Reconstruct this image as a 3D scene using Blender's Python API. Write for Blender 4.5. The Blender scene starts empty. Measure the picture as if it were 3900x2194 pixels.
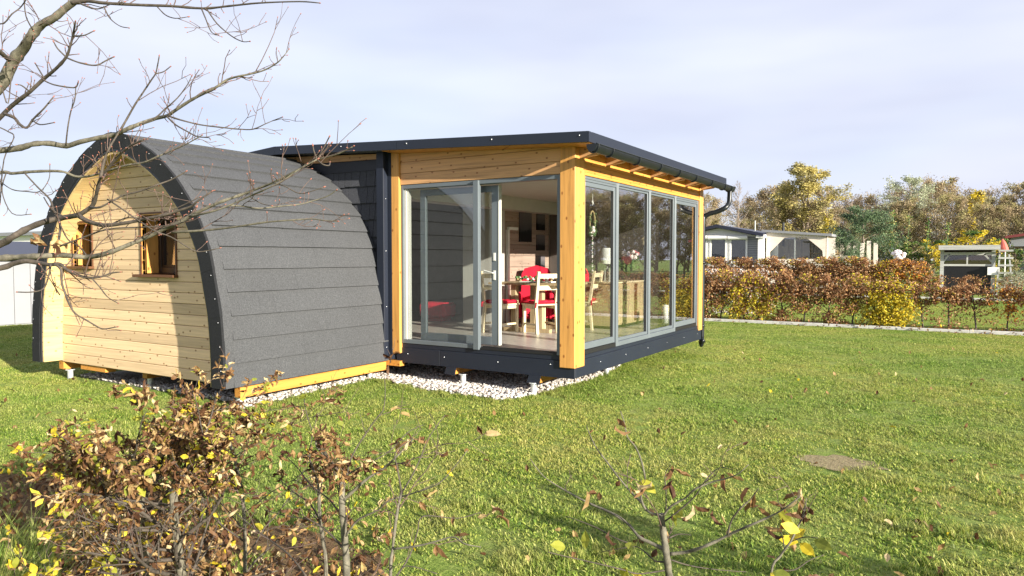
import bpy, bmesh, math, random
import numpy as np
from mathutils import Vector, Matrix, noise as mnoise
R_ = math.radians
sc = bpy.context.scene
C = sc.collection

# ------------------------------------------------------------------ camera, world, sun, exposure
CAM = Vector((3.7465, -7.4073, 1.65)); YAW = -0.5559; PITCH = 0.0412; FPX = 2731.93
cd = bpy.data.cameras.new('camera'); cam = bpy.data.objects.new('camera', cd); C.objects.link(cam)
cd.sensor_width = 36; cd.lens = 36 * FPX / 3900; cd.clip_start = .05; cd.clip_end = 2000
cam.location = CAM; cam.rotation_euler = (math.pi / 2 - PITCH, 0, -YAW); sc.camera = cam
FW = Vector((math.sin(YAW) * math.cos(PITCH), math.cos(YAW) * math.cos(PITCH), -math.sin(PITCH)))
RT = Vector((math.cos(YAW), -math.sin(YAW), 0)); UP = RT.cross(FW)
def ray(px, py): return FW + RT * ((px - 1950) / FPX) - UP * ((py - 1097) / FPX)
def at_d(px, py, d): return CAM + ray(px, py) * d
def at_y(px, py, y): r = ray(px, py); return CAM + r * ((y - CAM.y) / r.y)
def at_g(px, py): r = ray(px, py); return CAM + r * (-CAM.z / r.z)

SUN_EL = 15.5
sdir = Vector((math.sin(R_(75)) * math.cos(R_(SUN_EL)), -math.cos(R_(75)) * math.cos(R_(SUN_EL)), math.sin(R_(SUN_EL))))
w = bpy.data.worlds.new('World'); sc.world = w; w.use_nodes = True
wn = w.node_tree; wn.nodes.clear()
def wnode(t, **k):
    n = wn.nodes.new(t)
    for a, b in k.items(): setattr(n, a, b)
    return n
wl = wn.links.new
sky = wnode('ShaderNodeTexSky', sky_type='NISHITA'); sky.sun_disc = False
sky.sun_elevation = R_(SUN_EL); sky.sun_rotation = math.atan2(sdir.x, sdir.y)
sky.air_density = 1.0; sky.dust_density = 0.6; sky.ozone_density = 2.0
tc = wnode('ShaderNodeTexCoord'); mp = wnode('ShaderNodeMapping'); mp.inputs['Scale'].default_value = (1, 1, 3.4)
mp.inputs['Rotation'].default_value = (0.05, 0.12, 0.5)
wl(tc.outputs['Generated'], mp.inputs[0])
nz = wnode('ShaderNodeTexNoise'); nz.inputs['Scale'].default_value = 1.5; nz.inputs['Detail'].default_value = 5; nz.inputs['Roughness'].default_value = .48
nz.inputs['Distortion'].default_value = .35
wl(mp.outputs[0], nz.inputs['Vector'])
cr = wnode('ShaderNodeValToRGB'); cr.color_ramp.elements[0].position = .36; cr.color_ramp.elements[1].position = .64
cr.color_ramp.elements[0].color = (.84, .84, .84, 1); cr.color_ramp.elements[1].color = (.99, .99, .99, 1)
wl(nz.outputs[0], cr.inputs[0])
nz2 = wnode('ShaderNodeTexNoise'); nz2.inputs['Scale'].default_value = 1.1; nz2.inputs['Detail'].default_value = 4
mp2 = wnode('ShaderNodeMapping'); mp2.inputs['Scale'].default_value = (1, 1, 4.5); mp2.inputs['Location'].default_value = (3.1, .4, .9)
wl(tc.outputs['Generated'], mp2.inputs[0]); wl(mp2.outputs[0], nz2.inputs['Vector'])
cc = wnode('ShaderNodeValToRGB'); cc.color_ramp.elements[0].position = .38; cc.color_ramp.elements[1].position = .62
cc.color_ramp.elements[0].color = (2.36, 2.48, 3.12, 1); cc.color_ramp.elements[1].color = (3.15, 3.24, 3.68, 1)
wl(nz2.outputs[0], cc.inputs[0])
mx = wnode('ShaderNodeMix', data_type='RGBA')
wl(cr.outputs[0], mx.inputs[0]); wl(sky.outputs[0], mx.inputs[6]); wl(cc.outputs[0], mx.inputs[7])
bg = wnode('ShaderNodeBackground'); bg.inputs[1].default_value = .105
wo = wnode('ShaderNodeOutputWorld'); wl(mx.outputs[2], bg.inputs[0]); wl(bg.outputs[0], wo.inputs[0])
sl = bpy.data.lights.new('sun', 'SUN'); sl.energy = 4.9; sl.angle = R_(.55); sl.color = (1, .93, .80)
so = bpy.data.objects.new('sun', sl); C.objects.link(so); so.rotation_euler = (-sdir).to_track_quat('-Z', 'Y').to_euler()
so.location = (0, 0, 30)
sc.view_settings.view_transform = 'Standard'; sc.view_settings.look = 'None'; sc.view_settings.gamma = 1
sc.view_settings.exposure = 1.5
sc.render.engine = 'CYCLES'
sc.cycles.max_bounces = 8; sc.cycles.transparent_max_bounces = 16

rng = np.random.default_rng(7); rnd = random.Random(11)

# ------------------------------------------------------------------ materials
class NT:
    def __init__(s, name, rough=.6, spec=.4, metal=0):
        s.m = bpy.data.materials.new(name); s.m.use_nodes = True; s.t = s.m.node_tree; s.t.nodes.clear()
        s.p = s.n('ShaderNodeBsdfPrincipled'); s.p.inputs['Roughness'].default_value = rough
        s.p.inputs['Specular IOR Level'].default_value = spec; s.p.inputs['Metallic'].default_value = metal
        s.o = s.n('ShaderNodeOutputMaterial'); s.l(s.p.outputs[0], s.o.inputs[0])
        s.tc = s.n('ShaderNodeTexCoord')
    def n(s, t, **k):
        x = s.t.nodes.new(t)
        for a, b in k.items(): setattr(x, a, b)
        return x
    def l(s, a, b): s.t.links.new(a, b)
    def noise(s, scale, detail=4, rough=.6, stretch=None, vec=None, dist=0):
        v = vec or s.tc.outputs['Object']
        if stretch:
            m = s.n('ShaderNodeMapping'); m.inputs['Scale'].default_value = stretch; s.l(v, m.inputs[0]); v = m.outputs[0]
        x = s.n('ShaderNodeTexNoise'); x.inputs['Scale'].default_value = scale; x.inputs['Detail'].default_value = detail
        x.inputs['Roughness'].default_value = rough; x.inputs['Distortion'].default_value = dist
        s.l(v, x.inputs['Vector']); return x.outputs[0]
    def ramp(s, fac, stops):
        r = s.n('ShaderNodeValToRGB'); e = r.color_ramp.elements
        while len(e) < len(stops): e.new(.5)
        for i, (p, c) in enumerate(stops): e[i].position = p; e[i].color = (*c, 1) if len(c) == 3 else c
        s.l(fac, r.inputs[0]); return r.outputs[0]
    def mix(s, f, a, b, mode='MIX'):
        x = s.n('ShaderNodeMix', data_type='RGBA', blend_type=mode)
        for v, i in ((f, 0), (a, 6), (b, 7)):
            if isinstance(v, (int, float)): x.inputs[i].default_value = v
            elif isinstance(v, tuple): x.inputs[i].default_value = (*v, 1)
            else: s.l(v, x.inputs[i])
        return x.outputs[2]
    def col(s, c):
        if isinstance(c, tuple): s.p.inputs['Base Color'].default_value = (*c, 1)
        else: s.l(c, s.p.inputs['Base Color'])
    def bump(s, h, strength=.3, dist=.01):
        b = s.n('ShaderNodeBump'); b.inputs['Strength'].default_value = strength; b.inputs['Distance'].default_value = dist
        s.l(h, b.inputs['Height']); s.l(b.outputs[0], s.p.inputs['Normal'])
    def island(s): return s.n('ShaderNodeNewGeometry').outputs['Random Per Island']
    def vary(s, fac, c, amt):
        lo = tuple(x * (1 - amt) for x in c); hi = tuple(x * (1 + amt) for x in c)
        return s.ramp(fac, [(0, lo), (1, hi)])

def plain(name, c, rough=.6, metal=0, amt=.12, scale=6, bump=0, spec=.4):
    t = NT(name, rough, spec, metal); f = t.noise(scale, 5); t.col(t.ramp(f, [(.3, tuple(x * (1 - amt) for x in c)), (.7, tuple(x * (1 + amt) for x in c))]))
    if bump: t.bump(t.noise(scale * 12, 3), bump, .004)
    return t.m

def wood(name, c, axis='x', rough=.5, knots=True, isl=.18, dark=.45, grain=.62):
    t = NT(name, rough, .35)
    st = {'x': (.35, 9, 9), 'y': (9, .35, 9), 'z': (9, 9, .35)}[axis]
    g = t.noise(3.2, 6, .65, st, dist=.6)
    base = t.ramp(g, [(.28, tuple(x * grain for x in c)), (.5, c), (.75, tuple(min(1, x * 1.2) for x in c))])
    iv = t.ramp(t.island(), [(0, (1 - isl,) * 3), (1, (1 + isl * .6,) * 3)])
    base = t.mix(1.0, base, iv, 'MULTIPLY')
    if knots:
        v = t.n('ShaderNodeTexVoronoi', voronoi_dimensions='2D'); v.inputs['Scale'].default_value = 1.
        sp = t.n('ShaderNodeSeparateXYZ'); t.l(t.tc.outputs['Object'], sp.inputs[0]); cb = t.n('ShaderNodeCombineXYZ')
        ad = t.n('ShaderNodeMath', operation='ADD'); t.l(sp.outputs[0], ad.inputs[0]); t.l(sp.outputs[1], ad.inputs[1])
        mu = t.n('ShaderNodeMath', operation='MULTIPLY'); mu.inputs[1].default_value = 4.2 if axis != 'z' else 5.5; mv = t.n('ShaderNodeMath', operation='MULTIPLY'); mv.inputs[1].default_value = 6.5 if axis != 'z' else 3.6
        t.l(ad.outputs[0], mu.inputs[0]); t.l(sp.outputs[2], mv.inputs[0]); t.l(mu.outputs[0], cb.inputs[0]); t.l(mv.outputs[0], cb.inputs[1]); t.l(cb.outputs[0], v.inputs['Vector'])
        k = t.ramp(v.outputs['Distance'], [(.045, (1, 1, 1)), (.085, (0, 0, 0))])
        kc = tuple(x * y for x, y in zip(c, (dark, dark * .75, dark * .6)))
        base = t.mix(k, base, kc)
    t.col(base); t.bump(g, .12, .003); return t.m

M = {}
M['siding'] = wood('spruce_siding', (.64, .465, .275), 'x', .55, grain=.8, isl=.26)
M['reveal'] = wood('spruce_reveal', (.62, .44, .20), 'y', .55)
M['larch_z'] = wood('oiled_larch_post', (.54, .27, .07), 'z', .45)
M['larch_x'] = wood('oiled_larch_panel', (.52, .29, .13), 'x', .5)
M['larch_y'] = wood('oiled_larch_beam', (.52, .235, .048), 'y', .5)
M['brown'] = wood('stained_brown_trim', (.11, .045, .018), 'x', .5, False)
M['brown_d'] = wood('dark_window_wood', (.028, .014, .008), 'z', .4, False)
M['oak'] = wood('light_oak', (.45, .34, .20), 'z', .45, False)
M['pine'] = wood('bare_pine', (.74, .62, .42), 'z', .5, False)
M['plankwall'] = wood('pale_plank_wall', (.36, .26, .21), 'y', .6)
M['weathered'] = wood('weathered_board', (.42, .42, .40), 'x', .8, False)
M['navy'] = plain('navy_steel', (.010, .014, .025), .5, .0, .1, 2)
M['navy_dark'] = plain('dark_steel', (.014, .016, .022), .45)
M['gutter'] = plain('anthracite_gutter', (.008, .010, .013), .35, spec=.4)
M['alu'] = plain('grey_aluminium', (.115, .135, .15), .38, .1, .06, 3)
M['alu_light'] = plain('light_aluminium', (.50, .50, .46), .4, .2, .06, 3)
M['rubber'] = plain('black_track', (.012, .012, .013), .5)
M['screw'] = plain('screw_steel', (.35, .36, .38), .4, .6)
M['galv'] = plain('galvanised_tube', (.55, .57, .58), .4, .5, .25, 20)
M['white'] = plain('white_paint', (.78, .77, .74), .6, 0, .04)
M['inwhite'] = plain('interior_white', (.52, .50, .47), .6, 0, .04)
M['shadewall'] = plain('shaded_room_wall', (.13, .11, .10), .7, 0, .1)  # walls and ceiling darkened, the room's dimness is put into the colour
M['cream'] = plain('cream_fabric', (.72, .64, .54), .7, 0, .08, 3)
M['red'] = plain('red_fabric', (.55, .008, .035), .75, 0, .2, 12)
M['black'] = plain('near_black', (.012, .012, .014), .4)
M['darkroof'] = plain('dark_roof_sheet', (.02, .022, .04), .4)
M['redroof'] = plain('dark_red_roof', (.16, .03, .03), .6)
M['concrete'] = plain('pale_concrete', (.48, .47, .44), .85, 0, .2, 8, .4)
M['greywall'] = plain('pale_grey_cladding', (.22, .225, .24), .6, 0, .04, 2)
M['gold'] = plain('straw', (.42, .32, .15), .7)
M['pinkred'] = plain('faded_red_cloth', (.55, .13, .10), .8)
M['green_dec'] = plain('ivy_green', (.08, .15, .05), .7)
M['rose'] = plain('rose_pink', (.75, .22, .26), .7); M['bloom'] = plain('white_bloom', (.80, .70, .68), .7)

# mineral shingle (grey granules)
def shingle(name, c):
    t = NT(name, .85, .25)
    g = t.noise(75, 4, .95); f = t.noise(2.2, 5, .6)
    b = t.ramp(g, [(.32, tuple(x * .55 for x in c)), (.5, c), (.68, tuple(x * 1.75 for x in c))])
    b = t.mix(1., b, t.ramp(f, [(.3, (.95,) * 3), (.7, (1.05,) * 3)]), 'MULTIPLY')
    b = t.mix(1., b, t.ramp(t.island(), [(0, (.97,) * 3), (1, (1.03,) * 3)]), 'MULTIPLY')
    st = t.noise(4, 4, .7, (1, 3.5, .25)); b = t.mix(t.ramp(st, [(.60, (0, 0, 0)), (.8, (.07, .07, .07))]), b, (.20, .20, .19))
    t.col(b); t.bump(t.noise(170, 2), .6, .004); return t.m
M['shingle'] = shingle('grey_mineral_shingle', (.056, .058, .062))
M['shingle_d'] = shingle('shaded_mineral_shingle', (.013, .014, .016))  # darker copy for the arch trim, its weaker sunlight put into the colour
M['shingle_w'] = shingle('wall_mineral_shingle', (.05, .052, .06))
M['roofing'] = shingle('roofing_felt', (.10, .105, .11))

def glass(name, refl=1.0, tint=(.96, .975, .965)):
    t = NT(name); t.t.nodes.remove(t.p)
    tr = t.n('ShaderNodeBsdfTransparent'); tr.inputs[0].default_value = (*tint, 1)
    gl = t.n('ShaderNodeBsdfGlossy'); gl.inputs['Roughness'].default_value = .0; gl.inputs[0].default_value = (.98, .98, 1, 1)
    fr = t.n('ShaderNodeFresnel'); fr.inputs[0].default_value = 1.55
    m = t.n('ShaderNodeMath', operation='MULTIPLY_ADD', use_clamp=True); m.inputs[1].default_value = 2.0 * refl; m.inputs[2].default_value = .02 * refl
    gm = t.n('ShaderNodeNewGeometry'); io = t.n('ShaderNodeMath', operation='MULTIPLY_ADD'); io.inputs[1].default_value = 1 / 1.55 - 1.55; io.inputs[2].default_value = 1.55
    t.l(gm.outputs['Backfacing'], io.inputs[0]); t.l(io.outputs[0], fr.inputs[0]); t.l(fr.outputs[0], m.inputs[0])
    b = t.n('ShaderNodeBump'); b.inputs['Strength'].default_value = .02; b.inputs['Distance'].default_value = .02
    t.l(t.noise(1.3, 1), b.inputs['Height']); t.l(b.outputs[0], gl.inputs['Normal'])
    ms = t.n('ShaderNodeMixShader'); t.l(m.outputs[0], ms.inputs[0]); t.l(tr.outputs[0], ms.inputs[1]); t.l(gl.outputs[0], ms.inputs[2])
    t.l(ms.outputs[0], t.o.inputs[0]); return t.m
M['glass'] = glass('window_glass'); M['glass_d'] = glass('door_glass', .5); M['pvc'] = glass('clear_vinyl', .5)

def leafmat(name, stops, trans=.3, rough=.6, pos=0):
    t = NT(name, rough, .3); c = t.ramp(t.island(), stops)
    if pos:
        f = t.noise(pos, 4, .6); c = t.mix(1., c, t.ramp(f, [(.3, (.72,) * 3), (.7, (1.25,) * 3)]), 'MULTIPLY')
    t.col(c)
    tl = t.n('ShaderNodeBsdfTranslucent'); t.l(c, tl.inputs[0])
    ms = t.n('ShaderNodeMixShader'); ms.inputs[0].default_value = trans
    t.l(t.p.outputs[0], ms.inputs[1]); t.l(tl.outputs[0], ms.inputs[2]); t.l(ms.outputs[0], t.o.inputs[0]); return t.m
M['lf_brown'] = leafmat('withered_leaf', [(0, (.06, .026, .013)), (.35, (.13, .062, .026)), (.7, (.26, .15, .06)), (.9, (.42, .30, .13)), (1, (.6, .48, .28))])
M['lf_hedge'] = leafmat('hedge_brown_leaf', [(0, (.12, .052, .024)), (.5, (.28, .13, .058)), (.82, (.42, .24, .105)), (1, (.62, .44, .24))])
M['lf_yellow'] = leafmat('yellow_leaf', [(0, (.36, .29, .03)), (.5, (.70, .54, .035)), (1, (.82, .68, .08))], .4)
M['lf_ygreen'] = leafmat('yellow_green_leaf', [(0, (.16, .19, .03)), (.6, (.34, .34, .04)), (1, (.55, .48, .05))], .4)
M['lf_orange'] = leafmat('orange_leaf', [(0, (.34, .11, .02)), (.6, (.56, .23, .03)), (1, (.60, .38, .05))], .4)
M['lf_olive'] = leafmat('olive_foliage', [(0, (.18, .16, .07)), (.5, (.34, .30, .13)), (1, (.52, .45, .21))], .35, pos=.25)
M['lf_brownwood'] = leafmat('brown_foliage', [(0, (.18, .14, .08)), (.5, (.32, .245, .14)), (1, (.48, .37, .22))], .35, pos=.25)
M['lf_gold'] = leafmat('golden_foliage', [(0, (.28, .24, .08)), (.5, (.50, .42, .14)), (1, (.70, .60, .24))], .35, pos=.4)
M['lf_silver'] = leafmat('silver_green_foliage', [(0, (.22, .25, .15)), (.5, (.36, .39, .24)), (1, (.50, .52, .36))], .25, pos=.4)
M['lf_conifer'] = leafmat('blue_green_foliage', [(0, (.045, .085, .045)), (.5, (.105, .165, .08)), (1, (.20, .27, .13))], .2, pos=.9)
M['lf_green'] = leafmat('green_foliage', [(0, (.03, .07, .015)), (.5, (.08, .15, .03)), (1, (.17, .24, .05))], .3, pos=.9)
M['bark'] = plain('grey_bark', (.12, .108, .078), .75, 0, .5, 45, .5)
M['bark_d'] = plain('brown_and_shaded_bark', (.065, .052, .04), .8, 0, .4, 60, .4)
M['twig'] = plain('twig_bark', (.095, .062, .05), .7, 0, .45, 30)
M['bark_f'] = plain('far_bark', (.22, .17, .13), .85, 0, .3, 2)
M['bud'] = plain('red_bud', (.26, .10, .07), .6)

# grass
def grassmat(name, dry=0):
    t = NT(name, .55, .3)
    geo = t.n('ShaderNodeNewGeometry')
    isl = t.ramp(geo.outputs['Random Per Island'], [(0, (.055, .11, .016)), (.45, (.19, .29, .04)), (.78, (.37, .43, .08)), (1, (.54, .52, .20))])
    f = t.noise(1.3, 7, .72, vec=geo.outputs['Position']); f2 = t.noise(.28, 3, .5, vec=geo.outputs['Position'])
    c = t.mix(t.ramp(f, [(.42, (0, 0, 0)), (.68, (.6,) * 3)]), isl, (.42, .38, .15))
    c = t.mix(1., c, t.ramp(f2, [(.35, (.78, .92, .78)), (.65, (1.25, 1.12, 1.08))]), 'MULTIPLY')
    t.col(c)
    tl = t.n('ShaderNodeBsdfTranslucent'); t.l(c, tl.inputs[0]); ms = t.n('ShaderNodeMixShader'); ms.inputs[0].default_value = .35
    t.l(t.p.outputs[0], ms.inputs[1]); t.l(tl.outputs[0], ms.inputs[2]); t.l(ms.outputs[0], t.o.inputs[0]); return t.m
M['grass'] = grassmat('grass_blade')
t = NT('lawn_soil', .9, .2)
f = t.noise(3.5, 8, .7); g = t.noise(45, 5, .7)
c = t.ramp(g, [(.3, (.06, .10, .018)), (.5, (.15, .22, .035)), (.7, (.30, .35, .09))])
c = t.mix(t.ramp(f, [(.45, (0, 0, 0)), (.7, (.6,) * 3)]), c, (.22, .21, .085)); t.col(c); t.bump(g, .8, .03); M['lawn'] = t.m
t = NT('white_gravel_bed', .8, .3); f = t.noise(70, 3)
t.col(t.ramp(f, [(.35, (.16, .15, .14)), (.6, (.5, .48, .46))])); t.bump(f, 1, .02); M['gravelbed'] = t.m
t = NT('pebble', .6, .3); t.col(t.ramp(t.n('ShaderNodeObjectInfo').outputs['Random'], [(0, (.22, .18, .15)), (.3, (.42, .38, .34)), (1, (.62, .60, .57))])); M['pebble'] = t.m
t = NT('bare_earth', .95, .1); f = t.noise(30, 6, .7); t.col(t.ramp(f, [(.3, (.13, .11, .05)), (.55, (.27, .22, .13)), (.75, (.24, .26, .09))])); t.bump(f, .8, .02); M['earth'] = t.m
t = NT('leaf_mould', .95, .1); f = t.noise(28, 6, .7); t.col(t.ramp(f, [(.3, (.07, .045, .025)), (.55, (.17, .11, .06)), (.75, (.13, .16, .04))])); t.bump(f, 1, .03); M['mould'] = t.m
# laminate floor boards
t = NT('grey_laminate', .35, .5); f = t.noise(3, 5, .7, (7, .5, 1)); wv = t.n('ShaderNodeTexBrick')
t.l(t.mix(t.ramp(t.noise(1.2, 3, .5, (5, .4, 1)), [(.4, (0,) * 3), (.6, (1,) * 3)]), t.ramp(f, [(.3, (.34, .30, .27)), (.7, (.60, .56, .52))]), (.50, .45, .42)), t.p.inputs['Base Color']); t.t.nodes.remove(wv); M['laminate'] = t.m
def photo_mat(name, z0, z1):   # dark misty landscape print
    t = NT(name, .5, .3); sp = t.n('ShaderNodeSeparateXYZ'); t.l(t.tc.outputs['Generated'], sp.inputs[0])
    a = t.n('ShaderNodeMath', operation='MULTIPLY_ADD'); a.inputs[1].default_value = .35; t.l(t.noise(9, 5, .7), a.inputs[0]); t.l(sp.outputs[2], a.inputs[2])
    t.col(t.ramp(a.outputs[0], [(.30, (.008, .008, .010)), (.5, (.012, .012, .015)), (.56, (.06, .06, .065)), (1, (.14, .12, .13))])); return t.m
M['print'] = photo_mat('misty_print', 0, 1)

# ------------------------------------------------------------------ mesh helpers
class MB:
    def __init__(s): s.v = []; s.f = []; s.mi = []
    def add(s, vs, fs, mi=0):
        n = len(s.v); s.v += [tuple(v) for v in vs]; s.f += [tuple(i + n for i in f) for f in fs]; s.mi += [mi] * len(fs); return s
    def box(s, x0, x1, y0, y1, z0, z1, mi=0, b=0):
        if b and min(x1 - x0, y1 - y0, z1 - z0) > 2.2 * b:
            vs = []
            for X in (0, 1):
                for Y in (0, 1):
                    for Z in (0, 1):
                        cx = (x0, x1)[X]; cy = (y0, y1)[Y]; cz = (z0, z1)[Z]
                        ix = cx + (b if not X else -b); iy = cy + (b if not Y else -b); iz = cz + (b if not Z else -b)
                        vs += [(cx, iy, iz), (ix, cy, iz), (ix, iy, cz)]
            def I(X, Y, Z, k): return ((X * 2 + Y) * 2 + Z) * 3 + k
            F = [(I(0,0,0,0), I(0,0,1,0), I(0,1,1,0), I(0,1,0,0)), (I(1,0,0,0), I(1,1,0,0), I(1,1,1,0), I(1,0,1,0)),
                 (I(0,0,0,1), I(1,0,0,1), I(1,0,1,1), I(0,0,1,1)), (I(0,1,0,1), I(0,1,1,1), I(1,1,1,1), I(1,1,0,1)),
                 (I(0,0,0,2), I(0,1,0,2), I(1,1,0,2), I(1,0,0,2)), (I(0,0,1,2), I(1,0,1,2), I(1,1,1,2), I(0,1,1,2))]
            for X in (0, 1):
                for Y in (0, 1): F.append((I(X,Y,0,0), I(X,Y,1,0), I(X,Y,1,1), I(X,Y,0,1)))
                for Z in (0, 1): F.append((I(X,0,Z,0), I(X,1,Z,0), I(X,1,Z,2), I(X,0,Z,2)))
            for Y in (0, 1):
                for Z in (0, 1): F.append((I(0,Y,Z,1), I(1,Y,Z,1), I(1,Y,Z,2), I(0,Y,Z,2)))
            for X in (0, 1):
                for Y in (0, 1):
                    for Z in (0, 1): F.append((I(X,Y,Z,0), I(X,Y,Z,1), I(X,Y,Z,2)))
            return s.add(vs, F, mi)
        vs = [(x, y, z) for x in (x0, x1) for y in (y0, y1) for z in (z0, z1)]
        return s.add(vs, [(0,1,3,2), (4,6,7,5), (0,4,5,1), (2,3,7,6), (0,2,6,4), (1,5,7,3)], mi)
    def bar(s, a, b, w, h, mi=0):      # rectangular bar from a to b
        a = Vector(a); b = Vector(b); d = (b - a).normalized(); u = Vector((0, 0, 1))
        if abs(d.z) > .9: u = Vector((0, 1, 0))
        r = d.cross(u).normalized() * w / 2; t = r.cross(d).normalized() * h / 2
        vs = [p + i * r + j * t for p in (a, b) for i, j in ((-1, -1), (1, -1), (1, 1), (-1, 1))]
        return s.add(vs, [(3,2,1,0), (4,5,6,7), (0,1,5,4), (1,2,6,5), (2,3,7,6), (3,0,4,7)], mi)
    def prism(s, poly, y0, y1, mi=0, axis='y'):     # poly (x,z) extruded along y, or (y,z) along x, or (x,y) along z
        n = len(poly)
        def P(a, b, c): return (a, c, b) if axis == 'y' else (c, a, b) if axis == 'x' else (a, b, c)
        vs = [P(a, b, y0) for a, b in poly] + [P(a, b, y1) for a, b in poly]
        fs = [tuple(range(n)), tuple(range(2 * n - 1, n - 1, -1))] + [(i, i + n, (i + 1) % n + n, (i + 1) % n) for i in range(n)]
        return s.add(vs, fs, mi)
    def tube(s, pts, rs, n=8, mi=0, cap=True):
        pts = [Vector(p) for p in pts]
        if not isinstance(rs, (list, tuple, np.ndarray)): rs = [rs] * len(pts)
        base = len(s.v); d0 = (pts[1] - pts[0]).normalized()
        u = Vector((0, 0, 1)) if abs(d0.z) < .9 else Vector((1, 0, 0)); u = (u - d0 * u.dot(d0)).normalized()
        for i, p in enumerate(pts):
            d = (pts[min(i + 1, len(pts) - 1)] - pts[max(i - 1, 0)])
            if d.length < 1e-9: d = d0
            d.normalize(); u = (u - d * u.dot(d)); u = u.normalized() if u.length > 1e-6 else d.orthogonal().normalized()
            v = d.cross(u)
            for k in range(n):
                a = 2 * math.pi * k / n; s.v.append(tuple(p + (u * math.cos(a) + v * math.sin(a)) * rs[i]))
        for i in range(len(pts) - 1):
            for k in range(n):
                s.f.append((base + i * n + k, base + i * n + (k + 1) % n, base + (i + 1) * n + (k + 1) % n, base + (i + 1) * n + k)); s.mi.append(mi)
        if cap:
            s.f.append(tuple(base + k for k in range(n - 1, -1, -1))); s.mi.append(mi)
            e = base + (len(pts) - 1) * n; s.f.append(tuple(e + k for k in range(n))); s.mi.append(mi)
        return s
    def lathe(s, c, prof, n=20, mi=0):
        c = Vector(c); base = len(s.v)
        for r, z in prof:
            for k in range(n):
                a = 2 * math.pi * k / n; s.v.append((c.x + r * math.cos(a), c.y + r * math.sin(a), c.z + z))
        for i in range(len(prof) - 1):
            for k in range(n):
                s.f.append((base + i * n + k, base + i * n + (k + 1) % n, base + (i + 1) * n + (k + 1) % n, base + (i + 1) * n + k)); s.mi.append(mi)
        return s
    def ball(s, c, r, mi=0, sub=1, sc3=(1, 1, 1)):
        bm = bmesh.new(); bmesh.ops.create_icosphere(bm, subdivisions=sub, radius=r)
        vs = [(c[0] + v.co.x * sc3[0], c[1] + v.co.y * sc3[1], c[2] + v.co.z * sc3[2]) for v in bm.verts]; fs = [tuple(v.index for v in f.verts) for f in bm.faces]; bm.free()
        return s.add(vs, fs, mi)
    def build(s, name, mats, parent=None, smooth=False, world=True):
        me = bpy.data.meshes.new(name); off = Vector((0, 0, 0))
        if parent is not None and world:
            p = parent
            while p is not None: off += p.location; p = p.parent
        vs = s.v if off.length == 0 else [(a - off.x, b - off.y, c - off.z) for a, b, c in s.v]
        me.from_pydata(vs, [], s.f)
        for m in (mats if isinstance(mats, (list, tuple)) else [mats]): me.materials.append(M[m] if isinstance(m, str) else m)
        if any(s.mi): me.polygons.foreach_set('material_index', s.mi)
        if smooth: me.polygons.foreach_set('use_smooth', [True] * len(s.f))
        o = bpy.data.objects.new(name, me); C.objects.link(o)
        if parent is not None: o.parent = parent
        return o
    def fix(s):     # consistent outward normals are not needed by the shaders used
        return s
def tag(o, label=None, cat=None, group=None, kind=None):
    if label: o['label'] = label
    if cat: o['category'] = cat
    if group: o['group'] = group
    if kind: o['kind'] = kind
    return o
def thing(name, label, cat, loc=(0, 0, 0), group=None, parent=None):
    o = bpy.data.objects.new(name, None); C.objects.link(o); o.location = loc; o.empty_display_size = .2
    if parent is not None: o.parent = parent
    else: tag(o, label, cat, group)
    return o
def dup(root, loc, rz=0, scale=1, label=None, group=None):
    r = root.copy(); C.objects.link(r); r.location = loc; r.rotation_euler = (0, 0, rz)
    r.scale = (scale,) * 3 if isinstance(scale, (int, float)) else scale
    if label: r['label'] = label
    if group: r['group'] = group
    for ch in root.children:
        c = ch.copy(); C.objects.link(c); c.parent = r
        for g in ch.children: d = g.copy(); C.objects.link(d); d.parent = c
    return r

# ------------------------------------------------------------------ ground
mb = MB(); N = 40; S = 700
mb.add([(-S, -S, 0), (S, -S, 0), (S, S, 0), (-S, S, 0)], [(0, 1, 2, 3)])
tag(mb.build('ground', 'lawn'), kind='structure')
gpoly = [(-6.6, -2.15), (-3.0, -2.2), (-2.9, -2.45), (-2.84, -2.5), (-2.84, -2.2), (-2.93, -1.5), (-2.98, -.9), (-2.99, -.35), (-2.95, -.18), (-2.72, -.12), (-2.45, -.30), (-2.3, -.24), (-2.1, -.36),
         (-1.76, -.43), (-1.54, -.38), (-1.23, -.50), (-.95, -.44), (-.70, -.50), (-.58, -.2), (-.55, .1), (-.50, .8), (-.44, 1.4), (-.50, 2.0), (-.58, 2.7), (-.9, 2.9), (-.9, 4.9), (-6.9, 4.9)]
gpoly = [(x, y) for x, y in gpoly]
mb = MB(); mb.add([(x, y, .004) for x, y in gpoly], [tuple(range(len(gpoly)))])
tag(mb.build('gravel_bed', 'gravelbed'), kind='structure')
def inpoly(x, y, P):
    c = False; j = len(P) - 1
    for i in range(len(P)):
        if (P[i][1] > y) != (P[j][1] > y) and x < (P[j][0] - P[i][0]) * (y - P[i][1]) / (P[j][1] - P[i][1]) + P[i][0]: c = not c
        j = i
    return c
KY = 11.27
mb = MB(); x = -9.
while x < 26:
    mb.box(x, x + .995, KY, KY + .075, 0, .075 + rnd.uniform(-.005, .006), b=.006); x += 1.
tag(mb.build('kerb', 'concrete'), kind='structure')
mb = MB(); x = -9.
while x < 40:
    mb.box(x, x + .995, 26.2, 26.28, 0, .09, b=.006); x += 1.
tag(mb.build('kerb', 'concrete'), kind='structure')
mb = MB(); mb.box(-9, 26, KY + .08, KY + .62, -.05, .012)
tag(mb.build('soil_strip', 'earth'), kind='structure')

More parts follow.
